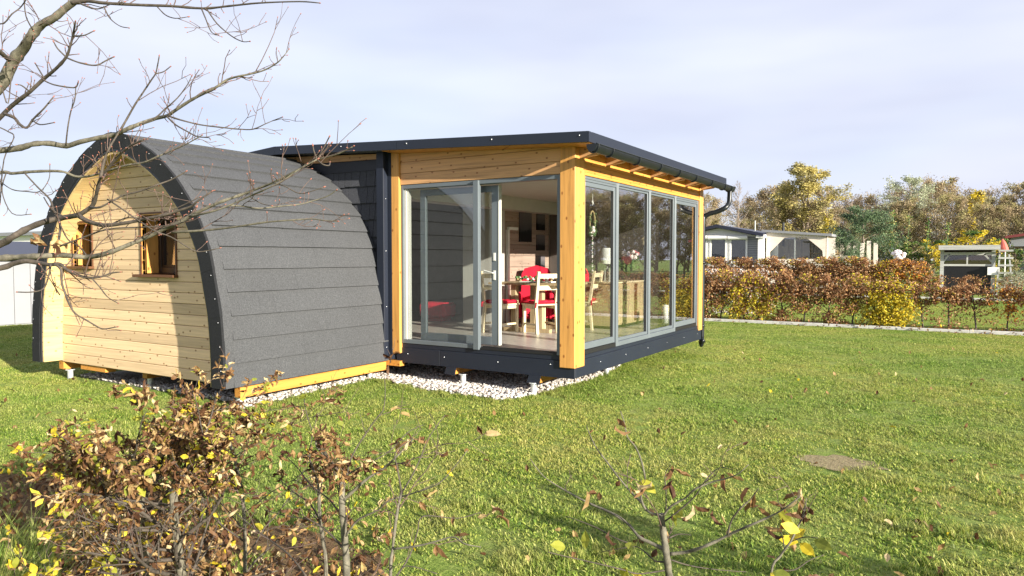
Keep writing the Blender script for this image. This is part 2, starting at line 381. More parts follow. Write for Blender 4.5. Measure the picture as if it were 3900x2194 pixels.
# ------------------------------------------------------------------ barrel cabin (pod)
PX = -4.82; PB = .265
half = [(1.985, 0.), (1.985, .3), (1.95, .75), (1.885, 1.05), (1.775, 1.47), (1.62, 1.77), (1.43, 2.03), (1.12, 2.33), (.82, 2.54), (.57, 2.67), (.34, 2.77), (.15, 2.83), (0, 2.845)]
def catmull(P, k=8):
    out = []
    for i in range(len(P) - 1):
        p0 = P[max(i - 1, 0)]; p1 = P[i]; p2 = P[i + 1]; p3 = P[min(i + 2, len(P) - 1)]
        for j in range(k):
            t = j / k
            out.append(tuple(.5 * (2 * b + (c - a) * t + (2 * a - 5 * b + 4 * c - d) * t * t + (3 * b - a - 3 * c + d) * t ** 3) for a, b, c, d in zip(p0, p1, p2, p3)))
    out.append(P[-1]); return out
hp = catmull(half); full = [(x, z) for x, z in hp] + [(-x, z) for x, z in reversed(hp[:-1])]
fl = np.array(full); seg = np.r_[0, np.cumsum(np.hypot(*np.diff(fl, axis=0).T))]; LEN = seg[-1]
def arc(s, off=0.):      # point on the profile at arc length s, offset outward
    x = np.interp(s, seg, fl[:, 0]); z = np.interp(s, seg, fl[:, 1])
    a = max(0, s - .02); b = min(LEN, s + .02)
    dx = np.interp(b, seg, fl[:, 0]) - np.interp(a, seg, fl[:, 0]); dz = np.interp(b, seg, fl[:, 1]) - np.interp(a, seg, fl[:, 1])
    l = math.hypot(dx, dz); return (PX + x + dz / l * off, PB + z - dx / l * off)
Y0 = -2.62; YG = -2.37
cabin = thing('barrel_cabin', 'grey shingled barrel-roofed wooden cabin with pale plank gable, left of the glass room', 'cabin', (PX, -1.3, 0))
# shell: courses of mineral shingle
NC = 15; pitch = LEN / 2 / NC
sh = MB()
for side in (0, 1):
    for i in range(NC):
        s0 = i * pitch; s1 = (i + 1) * pitch + .03
        cuts = [Y0 + .13] + [Y0 + .13 + .6 + (0.37 * (i % 3))] + [-.03]
        for a, b in zip(cuts[:-1], cuts[1:]):
            dr = rnd.uniform(-.0025, .0025); n = 5
            for y_a, y_b in ((a + .0006, b - .0006),):
                pr = []
                for k in range(n + 1):
                    s = s0 + dr + (s1 - s0) * k / n; s = min(s, LEN / 2); 
                    if side: s = LEN - s
                    pr.append((arc(s, .036 - .027 * k / n), arc(s, -.02)))
                vs = []
                for (o, ii) in pr: vs += [(o[0], y_a, o[1]), (o[0], y_b, o[1]), (ii[0], y_a, ii[1]), (ii[0], y_b, ii[1])]
                fs = []
                for k in range(n):
                    q = 4 * k; fs += [(q, q + 1, q + 5, q + 4), (q, q + 4, q + 6, q + 2), (q + 1, q + 3, q + 7, q + 5)]
                fs += [(0, 2, 3, 1)]
                sh.add(vs, fs)
roof = sh.build('shingle_shell', 'shingle', cabin)
# smooth verge strip behind the arch trim
def ring(mb, o1, o2, ya, yb, s_a=0, s_b=None, n=90, mi=0):
    s_b = LEN if s_b is None else s_b; base = len(mb.v)
    for k in range(n + 1):
        s = s_a + (s_b - s_a) * k / n; o = arc(s, o1); i = arc(s, o2)
        mb.v += [(o[0], ya, o[1]), (o[0], yb, o[1]), (i[0], yb, i[1]), (i[0], ya, i[1])]
    for k in range(n):
        q = base + 4 * k
        for j in range(4): mb.f.append((q + j, q + (j + 1) % 4, q + 4 + (j + 1) % 4, q + 4 + j)); mb.mi.append(mi)
    mb.f += [(base, base + 1, base + 2, base + 3), (q + 4, q + 5, q + 6, q + 7)]; mb.mi += [mi] * 2
vg = MB(); ring(vg, .026, -.02, Y0 + .02, Y0 + .134); vg.build('verge_strip', 'shingle', roof)
tr = MB()
for i in range(2 * NC):
    a = i * pitch; b = (i + 1) * pitch
    up = i < NC
    o = .034 + .004 * (i % 2); ring(tr, o, -.155, Y0 - .012 - .003 * (i % 2), Y0 + .018, a, b, 6)
trim = tr.build('arch_trim', 'shingle_d', cabin)
e = MB(); ring(e, -.148, -.185, Y0 - .004, Y0 + .05); e.build('inner_edge', 'navy_dark', trim)
scw = MB()
for i in range(1, 2 * NC):
    p = arc(i * pitch - .06, .0); scw.ball((p[0], Y0 - .018, p[1]), .0065, sub=1)
scw.build('screws', 'screw', trim)['kind'] = 'stuff'
# inner wooden reveal, boards
rv = MB(); rp = LEN / 56
for i in range(56):
    ring(rv, -.187, -.205, Y0 + .01, YG + .02, i * rp + .004, (i + 1) * rp - .004, 3)
ring(rv, -.203, -.215, Y0 + .012, YG + .02, 0, LEN, 60)
rv.build('arch_reveal', 'reveal', cabin)
# gable boards, clipped to the arch, with the two windows left open
ins = [arc(s, -.2) for s in np.linspace(0, LEN, 300)]
iz = np.array([p[1] for p in ins]); ix = np.array([p[0] for p in ins]); h = len(ins) // 2
def halfw(z):
    zz = iz[:h]; xx = ix[:h]; 
    return max(0, float(np.interp(z, zz, xx)) - PX) if z < zz.max() else 0
WIN = [(-4.66, -4.0, 1.47, 2.17), (-6.24, -5.80, 1.56, 2.10)]
gb = MB(); z = PB - .02; bh = .126
while z < iz.max():
    z1 = min(z + bh - .004, iz.max() - .004)
    if z1 - z < .02: break
    w0, w1 = halfw(z + .001), halfw(z1)
    def clip(zz0, zz1):
        iv = [(-9, 9)]
        for (a, b, c, d) in WIN:
            if zz1 > c and zz0 < d:
                n_ = []
                for (p, q) in iv: n_ += [(p, min(a, q)), (max(b, p), q)]
                iv = n_
        return iv
    levels = sorted({z, z1} | {v for W in WIN for v in W[2:] if z < v < z1})
    for za, zb in zip(levels[:-1], levels[1:]):
        for (p, q) in clip(za + .001, zb - .001):
            wa = halfw(za); wb = halfw(zb)
            xa0 = max(p, PX - wa); xa1 = min(q, PX + wa); xb0 = max(p, PX - wb); xb1 = min(q, PX + wb)
            if xa1 <= xa0: continue
            if xb1 <= xb0: xb0 = xb1 = (xa0 + xa1) / 2
            bv = .006; ta = bv if za == z else 0; tb = bv if zb == z1 else 0
            vs = [(xa0, YG + ta, za), (xa1, YG + ta, za), (xa1, YG, za + ta), (xa0, YG, za + ta), (xb1, YG, zb - tb), (xb0, YG, zb - tb), (xb1, YG + tb, zb), (xb0, YG + tb, zb),
                  (xa0, YG + .03, za), (xa1, YG + .03, za), (xb1, YG + .03, zb), (xb0, YG + .03, zb)]
            gb.add(vs, [(0, 1, 2, 3), (3, 2, 4, 5), (5, 4, 6, 7), (8, 9, 1, 0), (7, 6, 10, 11), (0, 3, 5, 7, 11, 8), (1, 9, 10, 6, 4, 2)])
    z += bh
gable = gb.build('plank_gable', 'siding', cabin)
bk = MB()
for (p, q, a, b) in ((-6.78, -6.24, PB, 3), (-5.80, -4.66, PB, 3), (-4.0, -2.86, PB, 3), (-6.24, -5.80, PB, 1.56), (-6.24, -5.80, 2.10, 3), (-4.66, -4.0, PB, 1.47), (-4.66, -4.0, 2.17, 3)):
    za = a
    while za < b - .001:
        zb = min(za + .1, b); wv = min(halfw(za), halfw(zb) if zb < iz.max() else 0)
        x0 = max(p, PX - wv); x1 = min(q, PX + wv)
        if x1 > x0: bk.box(x0, x1, YG + .032, YG + .05, za, zb)
        za = zb
bk.build('gable_backing', 'black', cabin)
for wi, (a, b, c, d) in enumerate(WIN):
    wd = .26
    rvb = MB(); rvb.box(a - .02, a, YG - .006, YG + wd, c, d); rvb.box(b, b + .02, YG - .006, YG + wd, c, d)
    rvb.box(a - .02, b + .02, YG - .006, YG + wd, d, d + .02)
    win = rvb.build('window', 'larch_z', cabin); 
    cs = MB(); cs.box(a - .035, a - .012, YG - .014, YG + .01, c - .02, d + .03); cs.box(b + .012, b + .035, YG - .014, YG + .01, c - .02, d + .03); cs.box(a - .034, b + .034, YG - .013, YG + .01, d + .012, d + .032); cs.build('casing', 'brown', win)
    sl_ = MB(); sl_.box(a - .12, b + .05, YG - .07, YG + .02, c - .045, c - .012, b=.004); sl_.box(a, b, YG, YG + wd, c - .02, c); sl_.build('sill', 'brown', win)
    fr = MB(); f_ = .055 if wi == 0 else .04
    yy = YG + wd - .06
    for (x0, x1, z0, z1) in ((a, a + f_, c, d), (b - f_, b, c, d), (a + f_, b - f_, c, c + f_ * 1.3), (a + f_, b - f_, d - f_, d)): fr.box(x0, x1, yy, yy + .05, z0, z1, b=.004)
    f2 = f_ + .03
    for (x0, x1, z0, z1) in ((a + f_, a + f2, c + f_ * 1.3, d - f_), (b - f2, b - f_, c + f_ * 1.3, d - f_), (a + f2, b - f2, c + f_ * 1.3, c + f_ * 1.3 + .03), (a + f2, b - f2, d - f_ - .03, d - f_)): fr.box(x0, x1, yy + .015, yy + .06, z0, z1)
    fr.build('frame', 'brown_d', win)
    gl = MB(); gl.box(a + f2, b - f2, yy + .035, yy + .04, c + f2 * 1.2, d - f2); gl.build('pane', 'glass', win)
ib = MB(); ib.box(-6.0, -3.6, YG + .9, YG + .92, .3, 2.35); ib.build('dark_inside_sheet', 'black', cabin)  # black sheet added so the inside looks dark through the windows
# floor frame
fb = MB(); fb.box(-2.93, -2.83, -2.40, -.06, .135, .25, b=.004); fb.box(-6.72, -6.6, -2.36, -.06, .135, .245, b=.004); fb.box(-6.2, -5.6, -2.34, -2.2, .17, .24, b=.004)
fb.box(-6.6, -2.93, -1.3, -1.2, .135, .25); fb.box(-5.0, -4.9, -2.2, -.06, .135, .24)
fb.box(-2.93, -2.6, -.055, .05, .20, .27)
fb.build('floor_beam', 'larch_y', cabin)
ff = MB(); ff.box(-6.75, -2.87, YG + .05, -.04, .25, .29); ff.build('floor_panel', 'black', cabin)
bb = MB(); bb.box(-6.55, -6.45, Y0 + .05, YG, 2.03, 2.2); 
feet = [(-6.55, -2.30), (-2.95, -2.32), (-3.05, -.15), (-5.0, -2.1), (-1.66, .10), (-.56, .02), (-1.3, 1.2), (-.5, 2.0), (-4.0, -1.2), (-5.2, -.8)]
def foot(x, y, top, parent):
    f = MB(); f.tube([(x, y, -.05), (x, y, top)], .036, 14); f.tube([(x, y, top - .012), (x, y, top)], .06, 14)
    f.build('ground_screw', 'galv', parent, smooth=False)
    h = MB(); h.ball((x + .028, y - .026, top - .045), .006); h.build('screw_hole', 'black', parent)

for x, y in feet[:4]: foot(x, y, .135, cabin)

# ------------------------------------------------------------------ glass room
room = thing('garden_room', 'glazed garden room with larch posts, navy skirt and open sliding door', 'house', (-1.4, 2.4, 0))
def rz(x): return 2.93 + .048 * (0.30 - x) if x > -4.75 else 2.93 + .048 * 5.05 - .07 * (-4.75 - x)    # roof underside height along x
# roof
RX0, RX1, RY0, RY1 = -7.4, .30, -.30, 5.15
rp_ = [(RX1, rz(RX1)), (-4.75, rz(-4.75)), (RX0, rz(RX0))]
top = [(x, z + .085) for x, z in reversed(rp_)]
mb = MB(); mb.prism(rp_ + top, RY0 + .022, RY1); rf = mb.build('roof', 'roofing', room)
fa = MB()
for (x0, x1) in ((RX0, -4.75), (-4.745, -2.42), (-2.415, RX1)):
    fa.prism([(x0, rz(x0) - .012), (x1, rz(x1) - .012), (x1, rz(x1) + .105), (x0, rz(x0) + .105)], RY0, RY0 + .018)
    fa.prism([(x0, rz(x0) + .095), (x1, rz(x1) + .095), (x1, rz(x1) + .108), (x0, rz(x0) + .108)], RY0 + .019, RY0 + .09)
fas = fa.build('fascia', 'navy', rf)
fe = MB(); fe.box(RX1 + .001, RX1 + .014, RY0, RY1, rz(RX1) - .01, rz(RX1) + .10); fe.box(RX1 - .10, RX1 + .012, RY0 + .095, RY1, rz(RX1) + .096, rz(RX1) + .104); fe.build('eave_edge', 'navy', rf)
s_ = MB()
for x in (.2, -.95, -2.25, -3.4, -4.6): s_.ball((x, RY0 - .003, rz(x) + .06), .009, sub=1)
s_.build('screws', 'screw', fas)['kind'] = 'stuff'
so_ = MB(); so_.prism([(RX1 - .01, rz(RX1) - .018), (-2.7, rz(-2.7) - .018), (-2.7, rz(-2.7) - .003), (RX1 - .01, rz(RX1) - .003)], RY0 + .025, RY1 - .01); so_.build('soffit', 'larch_y', rf)
for i in range(7):
    y = .08 + .765 * i; ra = MB(); ra.prism([(-.05, 2.80), (.22, 2.83), (.27, 2.87), (.27, rz(.27) - .02), (-.05, rz(-.05) - .02)], y, y + .065); ra.build('rafter', 'larch_x', rf)
# gutter: half round + brackets
GX, GZ, GR = .365, 2.885, .062
g = MB(); ys = (-.34, 5.32); n = 12; base = 0
for y in ys:
    for k in range(n + 1):
        a = math.pi + math.pi * k / n; g.v.append((GX + GR * math.cos(a), y, GZ + GR * math.sin(a) * 1.35))
for k in range(n): g.f.append((k, k + 1, n + 2 + k, n + 1 + k)); g.mi.append(0)
for e0 in (0, n + 1): g.f.append(tuple(range(e0, e0 + n + 1))); g.mi.append(0)
g.tube([(GX + GR, ys[0], GZ), (GX + GR, ys[1], GZ)], .009, 8)
gut = g.build('gutter', 'gutter', room, smooth=False)
gc = MB()
for y in [-.30, .1, .9, 1.65, 2.4, 3.15, 3.95, 4.7, 5.1]:
    pts = [(GX + (GR + .006) * math.cos(math.pi + math.pi * k / 10), y, GZ + (GR + .006) * 1.35 * math.sin(math.pi + math.pi * k / 10)) for k in range(11)]
    gc.tube(pts, .008, 6)
gc.build('gutter_brackets', 'gutter', gut)
dp = MB(); P = [(.365, 5.18, 2.83), (.365, 5.17, 2.70), (.36, 5.14, 2.60), (.32, 5.06, 2.52), (.20, 5.03, 2.46), (.06, 5.0, 2.42), (-.02, 4.98, 2.35), (-.03, 4.96, 2.2), (-.03, 4.96, .30), (-.03, 4.93, .24), (0.02, 4.9, .20)]
dp.tube(catmull(P, 5), .042, 14)
for zc in (.5, 1.6): dp.tube([(-.03, 4.96, zc), (-.03, 4.96, zc - .05)], .048, 14)
dp.build('downpipe', 'gutter', room, smooth=True)
# posts, corner trims, wood panel
pm = MB(); pm.box(-.185, .012, -.028, .235, .375, 2.94, b=.005); pm.build('corner_post', 'larch_z', room)
pm = MB(); pm.box(-2.735, -2.605, -.045, .05, .375, 3.06, b=.004); pm.build('corner_post', 'larch_z', room)
pm = MB(); pm.box(-.12, .014, 4.64, 4.83, .42, 2.86, b=.004); pm.build('corner_post', 'larch_z', room)
pn = MB()
zt = lambda x: rz(x) - .02
for k, (a, b) in enumerate(((2.63, 2.775), (2.779, 2.925), (2.929, 3.2))):
    x0, x1 = -2.603, -.188
    if k < 2: pn.box(x0, x1, -.012, .03, a, b, b=.003)
    else: pn.prism([(x0, a), (x1, min(a, zt(x1))), (x1, zt(x1)), (x0, zt(x0))], -.012, .03)
pn.build('wood_panel', 'larch_x', room)
bm_ = MB(); bm_.box(-.10, -.002, .236, 4.638, 2.665, 2.76, b=.003); bm_.box(-.09, .008, .236, 4.638, 2.628, 2.662, b=.003)
bm_.box(-.10, -.006, .236, 4.83, 2.763, 2.93); bm_.build('wall_beam', 'larch_y', room)
# corner steel profile + dark shingled wall + strip
cp = MB(); cp.box(-2.925, -2.80, -.13, -.002, .285, 3.09, b=.004); cp.box(-2.798, -2.737, -.05, .02, .285, 3.09); cp.build('corner_profile', 'navy', room)
s_ = MB()
for z in (.45, 1.0, 1.75, 2.45): s_.ball((-2.796, -.09, z), .007)
s_.build('screws', 'screw', room)['kind'] = 'stuff'
ws = MB(); ws.box(-6.9, -2.93, .01, .06, .3, 3.06); sw = ws.build('rear_wall', 'navy_dark', room)
st = MB(); z = .3; k = 0
while z < 2.83:
    x = -4.75 + (.08 if k % 2 else 0)
    while x < -2.95:
        wd = rnd.choice((.12, .16, .2, .1)); x1 = min(x + wd, -2.93)
        dz = rnd.uniform(-.006, .006)
        st.add([(x + .002, -.022, z + dz), (x1 - .002, -.022, z + dz), (x1 - .002, .004, z + .25), (x + .002, .004, z + .25), (x + .002, .008, z + dz), (x1 - .002, .008, z + dz)], [(0, 1, 2, 3), (0, 4, 5, 1), (0, 3, 4), (1, 5, 2)])
        x = x1 + .003
    z += .235; k += 1
st.build('wall_shingles', 'shingle_w', sw)
us = MB(); us.prism([(-4.9, 2.86), (-2.93, 2.86), (-2.93, 3.02), (-4.9, 3.1)], -.01, .009); us.build('upper_panel', 'navy_dark', sw)
wsx = MB(); wsx.prism([(-5.2, rz(-5.2) - .10), (-2.93, rz(-2.93) - .085), (-2.93, rz(-2.93) - .02), (-4.75, rz(-4.75) - .02), (-5.2, rz(-5.2) - .02)], -.04, .0); wsx.build('eave_board', 'larch_x', sw)
# skirt
sk = MB(); sk.box(-2.70, -1.965, 0, .03, .255, .452, b=.003); sk.box(-1.960, 0, -.001, .03, .255, .45, b=.003)
sk.box(-2.70, -.19, .008, .05, .456, .508); sk.box(-2.7, -.005, -.006, .02, .250, .262)
sk.box(-.03, 0, .031, 4.82, .255, .452, b=.003); sk.box(-.06, -.008, .236, 4.638, .456, .500)
sk.build('skirt', 'navy', room)
s_ = MB()
for x in (-2.5, -1.89, -1.06, -.32, -.03): s_.ball((x, -.003, .37 if x < -.4 else .40), .006)
for y in (.7, 1.5, 2.3, 3.1, 3.9, 4.6): s_.ball((.003, y, .37), .006)
s_.build('screws', 'screw', room)['kind'] = 'stuff'
for a, b in ((-1.88, -1.70), (-.64, -.45)):
    c_ = MB(); c_.prism([(a, .155), (b - .02, .145), (b, .249), (a + .03, .249)], -.012, .004); c_.build('beam_cap', 'navy', room)
    c_ = MB(); c_.box(a + .03, b - .02, .006, 4.7, .16, .25); c_.build('floor_beam', 'larch_y', room)
for x, y in feet[4:8]: foot(x, y, .16, room)
un = MB(); un.box(-2.69, -.04, .04, 4.8, .262, .49); un.build('floor_slab', 'black', room)
# interior shell
it = MB(); it.box(-6.8, -.06, .05, 4.72, .49, .502); it.build('interior_floor', 'laminate', room)
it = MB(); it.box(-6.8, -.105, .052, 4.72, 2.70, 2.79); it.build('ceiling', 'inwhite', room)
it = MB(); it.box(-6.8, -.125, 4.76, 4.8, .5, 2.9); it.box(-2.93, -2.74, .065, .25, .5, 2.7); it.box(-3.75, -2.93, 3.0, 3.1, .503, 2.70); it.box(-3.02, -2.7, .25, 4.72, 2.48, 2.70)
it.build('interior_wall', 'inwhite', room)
it = MB(); it.box(-2.94, -.125, 4.722, 4.755, .503, 2.695); it.build('end_wall', 'shadewall', room)
it = MB(); it.box(-6.9, -6.8, .06, 4.8, .3, 3.0); it.box(-6.8, -2.93, .065, .12, .5, 2.695); it.box(-6.8, -3.76, 4.66, 4.715, .503, 2.695); it.build('back_room_wall', 'shadewall', room); it = MB(); it.box(-6.79, -3.77, .13, 4.65, 2.67, 2.696); it.build('back_room_ceiling', 'shadewall', room)
it = MB(); z = .5
while z < 2.7: it.box(-2.98, -2.95, 3.102, 4.718, z, min(z + .196, 2.7), b=.004); z += .2
it.build('plank_wall', 'plankwall', room)
it = MB(); it.box(-2.948, -2.90, 3.16, 3.22, .503, 2.15); it.box(-2.948, -2.90, 3.2, 3.5, 2.15, 2.2); it.build('door_frame', 'white', room)
it = MB(); it.box(-2.93, -2.915, 2.99, 2.998, 1.5, 1.7); 
# sliding door
door = thing('sliding_door', None, None, (-1.4, .06, .5), parent=room)
F = MB(); yf0, yf1 = -.004, .10
F.box(-2.60, -2.565, yf0, yf1, .512, 2.625, b=.003); F.box(-.235, -.19, yf0, yf1, .512, 2.625, b=.003); F.box(-2.565, -.235, yf0, yf1, 2.575, 2.625, b=.003)
F.box(-2.565, -1.42, yf0, yf1 - .03, .512, .565, b=.003)
F.box(-1.41, -1.33, yf0 - .03, yf0 + .03, .505, 2.62, b=.003); F.build('outer_frame', 'alu', door)
F = MB(); F.box(-2.564, -2.53, .015, .085, .566, 2.574); F.box(-2.53, -2.5, .03, .085, .566, 2.574); F.build('inner_jamb', 'alu_light', door)
F = MB(); F.box(-1.33, -.236, .0, .13, .510, .53); F.box(-1.33, -.236, .02, .03, .53, .545); F.box(-1.33, -.236, .07, .08, .53, .545); F.build('track', 'rubber', door)
F = MB(); F.box(-2.5, -1.41, .03, .036, .566, 2.574); F.build('fixed_pane', 'glass_d', door)
lf = MB(); ys0, ys1 = .10, .15
for (a, b, c, d) in ((-2.36, -2.27, .56, 2.56), (-1.22, -1.12, .56, 2.56), (-2.27, -1.22, .56, .66), (-2.27, -1.22, 2.48, 2.56)): lf.box(a, b, ys0, ys1, c, d, b=.004)
leaf = lf.build('door_leaf', 'alu', door)
F = MB(); F.box(-1.118, -1.105, ys0 - .005, ys1 + .005, .56, 2.56); F.build('door_edge', 'alu_light', leaf)
F = MB(); F.box(-2.27, -1.22, .122, .128, .66, 2.48); F.build('pane', 'glass_d', leaf)
F = MB(); F.box(-1.19, -1.155, .082, .1, 1.38, 1.50, b=.004); F.box(-1.19, -1.155, .082, .1, 1.62, 1.72, b=.004); F.tube([(-1.172, .08, 1.47), (-1.172, .045, 1.47), (-1.30, .045, 1.50)], .009, 8); F.build('handle', 'alu_light', leaf)
# side windows
divs = [.236, 1.245, 2.395, 3.485, 4.638]
for i in range(4):
    y0, y1 = divs[i] + .003, divs[i + 1] - .003; sash = i in (0, 3)
    f = MB(); a = .032
    xo, xi = -.012, -.085; z0, z1 = .502, 2.626
    f.box(xi, xo, y0, y0 + a, z0, z1, b=.003); f.box(xi, xo, y1 - a, y1, z0, z1, b=.003); f.box(xi, xo, y0 + a, y1 - a, z1 - a, z1, b=.003)
    if not sash: f.box(xi, xo, y0 + a, y1 - a, z0, z0 + .06, b=.003)
    win = f.build('window', 'alu', room)
    ins_ = .034 if sash else .004
    if sash:
        t_ = MB(); t_.box(xi, xo - .004, y0 + a, y1 - a, z0, z0 + .05); t_.build('track', 'rubber', win)
    zb = z0 + (.056 if sash else .062)
    s2 = MB(); bw = .052 if sash else .026
    ya, yb = y0 + a + .004, y1 - a - .004; zt2 = z1 - a - (.03 if sash else .003); zb2 = zb
    xs0, xs1 = (-.075, -.03)
    s2.box(xs0, xs1, ya, ya + bw, zb2, zt2, b=.003); s2.box(xs0, xs1, yb - bw, yb, zb2, zt2, b=.003); s2.box(xs0, xs1, ya + bw, yb - bw, zt2 - bw, zt2, b=.003); s2.box(xs0, xs1, ya + bw, yb - bw, zb2, zb2 + bw * 1.5, b=.003)
    if sash: s2.box(xi + .002, xo - .008, y0 + a, y1 - a, zt2 + .002, z1 - a - .001)
    s2.build('sash', 'alu', win)
    gk = MB()
    for (p, q) in ((ya + bw, ya + bw + .008), (yb - bw - .008, yb - bw)): gk.box(-.058, -.034, p, q, zb2 + bw * 1.5, zt2 - bw)
    gk.build('gasket', 'rubber', win)
    g_ = MB(); g_.box(-.055, -.050, ya + bw, yb - bw, zb2 + bw * 1.5, zt2 - bw); g_.build('pane', 'glass', win)

# ------------------------------------------------------------------ furniture
FL = .503
def chair_proto():
    t = thing('wooden_chair', 'pale pine chair with red cushion, its back towards the open sliding door', 'chair', (0, 0, 0), 'pine chairs around the dining table')
    for sx in (-1, 1):
        b = MB(); b.bar((sx * .18, -.20, 0), (sx * .18, -.16, .44), .045, .035); b.bar((sx * .18, -.16, .44), (sx * .18, -.24, .95), .045, .035); b.build('leg', 'pine', t, world=False)
        b = MB(); b.box(sx * .18 - .02, sx * .18 + .02, .16, .2, 0, .43); b.build('leg', 'pine', t, world=False)
        b = MB(); b.bar((sx * .18, -.18, .14), (sx * .18, .17, .14), .018, .03); b.build('stretcher', 'pine', t, world=False); b = MB(); b.bar((sx * .18, -.16, .40), (sx * .18, .17, .40), .02, .05); b.build('rail', 'pine', t, world=False)
    b = MB(); b.box(-.205, .205, -.19, .22, .43, .452, b=.004); b.build('seat', 'pine', t, world=False)
    b = MB(); b.box(-.2, .2, -.17, .2, .455, .50, b=.018)
    for i in range(3):
        for j in range(3): b.ball((-.13 + .13 * i, -.11 + .13 * j, .488), .052, sc3=(1.2, 1.2, .45), sub=2)
    for sx in (-1, 1): b.tube([(sx * .16, -.16, .48), (sx * .2, -.2, .47), (sx * .21, -.2, .40)], .012, 6)
    b.build('cushion', 'red', t, smooth=True, world=False)
    b = MB()
    for z, y in ((.88, -.235), (.70, -.205)): b.box(-.165, .165, y - .012, y + .012, z - .035, z + .035, b=.004)
    b.bar((-.18, -.235, .88), (.18, -.235, .88), .012, .012); b.build('backrest', 'pine', t, world=False)
    return t
ch = chair_proto(); ch.location = (-2.28, 1.95, FL); ch.rotation_euler = (0, 0, R_(-12))
dup(ch, (-1.72, 2.22, FL), R_(62), label='pale pine chair with red cushion turned sideways by the corner post side of the table')
dup(ch, (-1.42, 3.15, FL), R_(95), label='pale pine chair half hidden behind the corner post, beyond the table')
tb = thing('dining_table', 'light wooden dining table laid with a plate of greenery behind the open door', 'table', (-1.95, 2.55, FL))
b = MB(); b.box(-2.62, -1.28, 2.12, 3.0, 1.235, 1.27, b=.004); b.build('table_top', 'oak', tb)
for x in (-2.2, -1.72):
    b = MB(); b.box(x - .045, x + .045, 2.2, 2.29, .56, 1.23, b=.004); b.build('leg', 'oak', tb); b = MB(); b.box(x - .045, x + .045, 2.8, 2.89, .56, 1.23, b=.004); b.build('leg', 'oak', tb)
for y_ in (2.2, 2.8): b = MB(); b.box(-2.4, -1.55, y_, y_ + .09, FL, .56); b.build('foot_bar', 'oak', tb)
dec = thing('table_centrepiece', 'small arrangement of greenery and shells on a white tray on the dining table', 'decoration', (-1.9, 2.4, 1.272))
b = MB(); b.box(-2.15, -1.6, 2.3, 2.52, 1.273, 1.29, b=.004); b.build('tray', 'white', dec)
b = MB()
for i in range(46): b.ball((rnd.uniform(-2.25, -1.62), rnd.uniform(2.32, 2.5), rnd.uniform(1.295, 1.36)), rnd.uniform(.012, .03), mi=rnd.choice((0, 0, 1, 2)), sub=1)
b.build('greenery', ['green_dec', 'gold', 'bloom'], dec)
def armchair(x, y, rot, label):
    t = thing('armchair', label, 'armchair', (x, y, FL), 'red upholstered armchairs')
    b = MB(); b.box(-.28, .28, -.28, .26, .12, .45, b=.05); b.build('seat', 'red', t, True, False)
    b = MB(); pts = [(-.30, 0), (-.31, .3), (-.30, .85), (-.24, .96), (0, 1.02), (.24, .96), (.30, .85), (.31, .3), (.30, 0)]
    b.prism([(p, q + .12) for p, q in pts], .2, .34); b.build('backrest', 'red', t, world=False)
    for s in (-1, 1): b = MB(); b.box(s * .33 - .05, s * .33 + .05, -.26, .24, .12, .62, b=.03); b.build('armrest', 'red', t, world=False)
    for sx in (-.25, .25):
        for sy in (-.22, .25): b = MB(); b.box(sx - .02, sx + .02, sy - .02, sy + .02, 0, .13); b.build('leg', 'brown', t, world=False)
    t.rotation_euler = (0, 0, rot); return t
a1 = armchair(-2.50, 3.42, R_(25), 'red upholstered armchair on the left behind the dining table'); a1.scale = (.86, .8, .90)
a2 = armchair(-1.95, 3.55, R_(-15), 'red upholstered armchair on the right behind the dining table'); a2.scale = (.86, .82, .90)
b = MB(); b.box(-4.7, -4.1, 2.9, 3.3, FL + .06, FL + .34, b=.05); b.box(-4.6, -4.2, 2.95, 3.25, FL + .001, FL + .07); tag(b.build('reflection_block', 'red'), 'low red block made up for the dim red reflection in the fixed left door pane', 'reflection_block')  # red block added to imitate a dim reflection in the door pane
PW = -2.948
for (y0, y1, z0, z1, lb) in ((3.60, 4.02, 1.95, 2.55, 'large dark misty landscape print on the plank wall'), (4.22, 4.52, 2.18, 2.48, 'small misty print, topmost of the column of three'),
                            (4.22, 4.52, 1.80, 2.09, 'small misty print, middle of the column of three'), (4.22, 4.52, 1.42, 1.70, 'small misty print, lowest of the column of three')):
    b = MB(); b.box(PW, PW + .025, y0, y1, z0, z1); tag(b.build('picture', 'print'), lb, 'picture', 'misty landscape prints')
b = MB(); b.box(-3.02, -2.95, 2.985, 2.999, 1.5, 1.68, b=.003); tag(b.build('wall_switch', 'greywall'), 'small grey switch panel on the white inner wall', 'switch')
sb = thing('sideboard', 'low light oak sideboard behind the right-hand windows', 'sideboard', (-1.22, 3.9, FL))
b = MB(); b.box(-1.48, -.98, 3.25, 4.60, .55, 1.24, b=.003); b.build('body', 'oak', sb); b = MB(); b.box(-1.50, -.96, 3.23, 4.62, 1.242, 1.265, b=.003); b.build('top', 'pine', sb)
b = MB(); b.box(-.979, -.972, 4.17, 4.30, .58, 1.22); b.build('gap_shade_strip', 'brown', sb); b = MB(); b.box(-1.46, -1.0, 3.28, 4.58, FL, .549); b.build('plinth', 'black', sb)  # flat brown strip on the front paints the shade of the gap
b = MB(); b.box(-.979, -.964, 3.27, 4.16, .57, 1.225, b=.003); b.build('door', 'oak', sb); b = MB(); b.box(-.979, -.964, 4.31, 4.58, .57, 1.225, b=.003); b.build('door', 'oak', sb)
lp = thing('table_lamp', 'table lamp with white drum shade on the sideboard', 'lamp', (-1.15, 3.45, 1.267))
b = MB(); b.lathe((-1.15, 3.45, 1.56), [(.13, 0), (.135, 0.01), (.125, .25), (.12, .26)], 28); b.build('lamp_shade', 'white', lp, True)
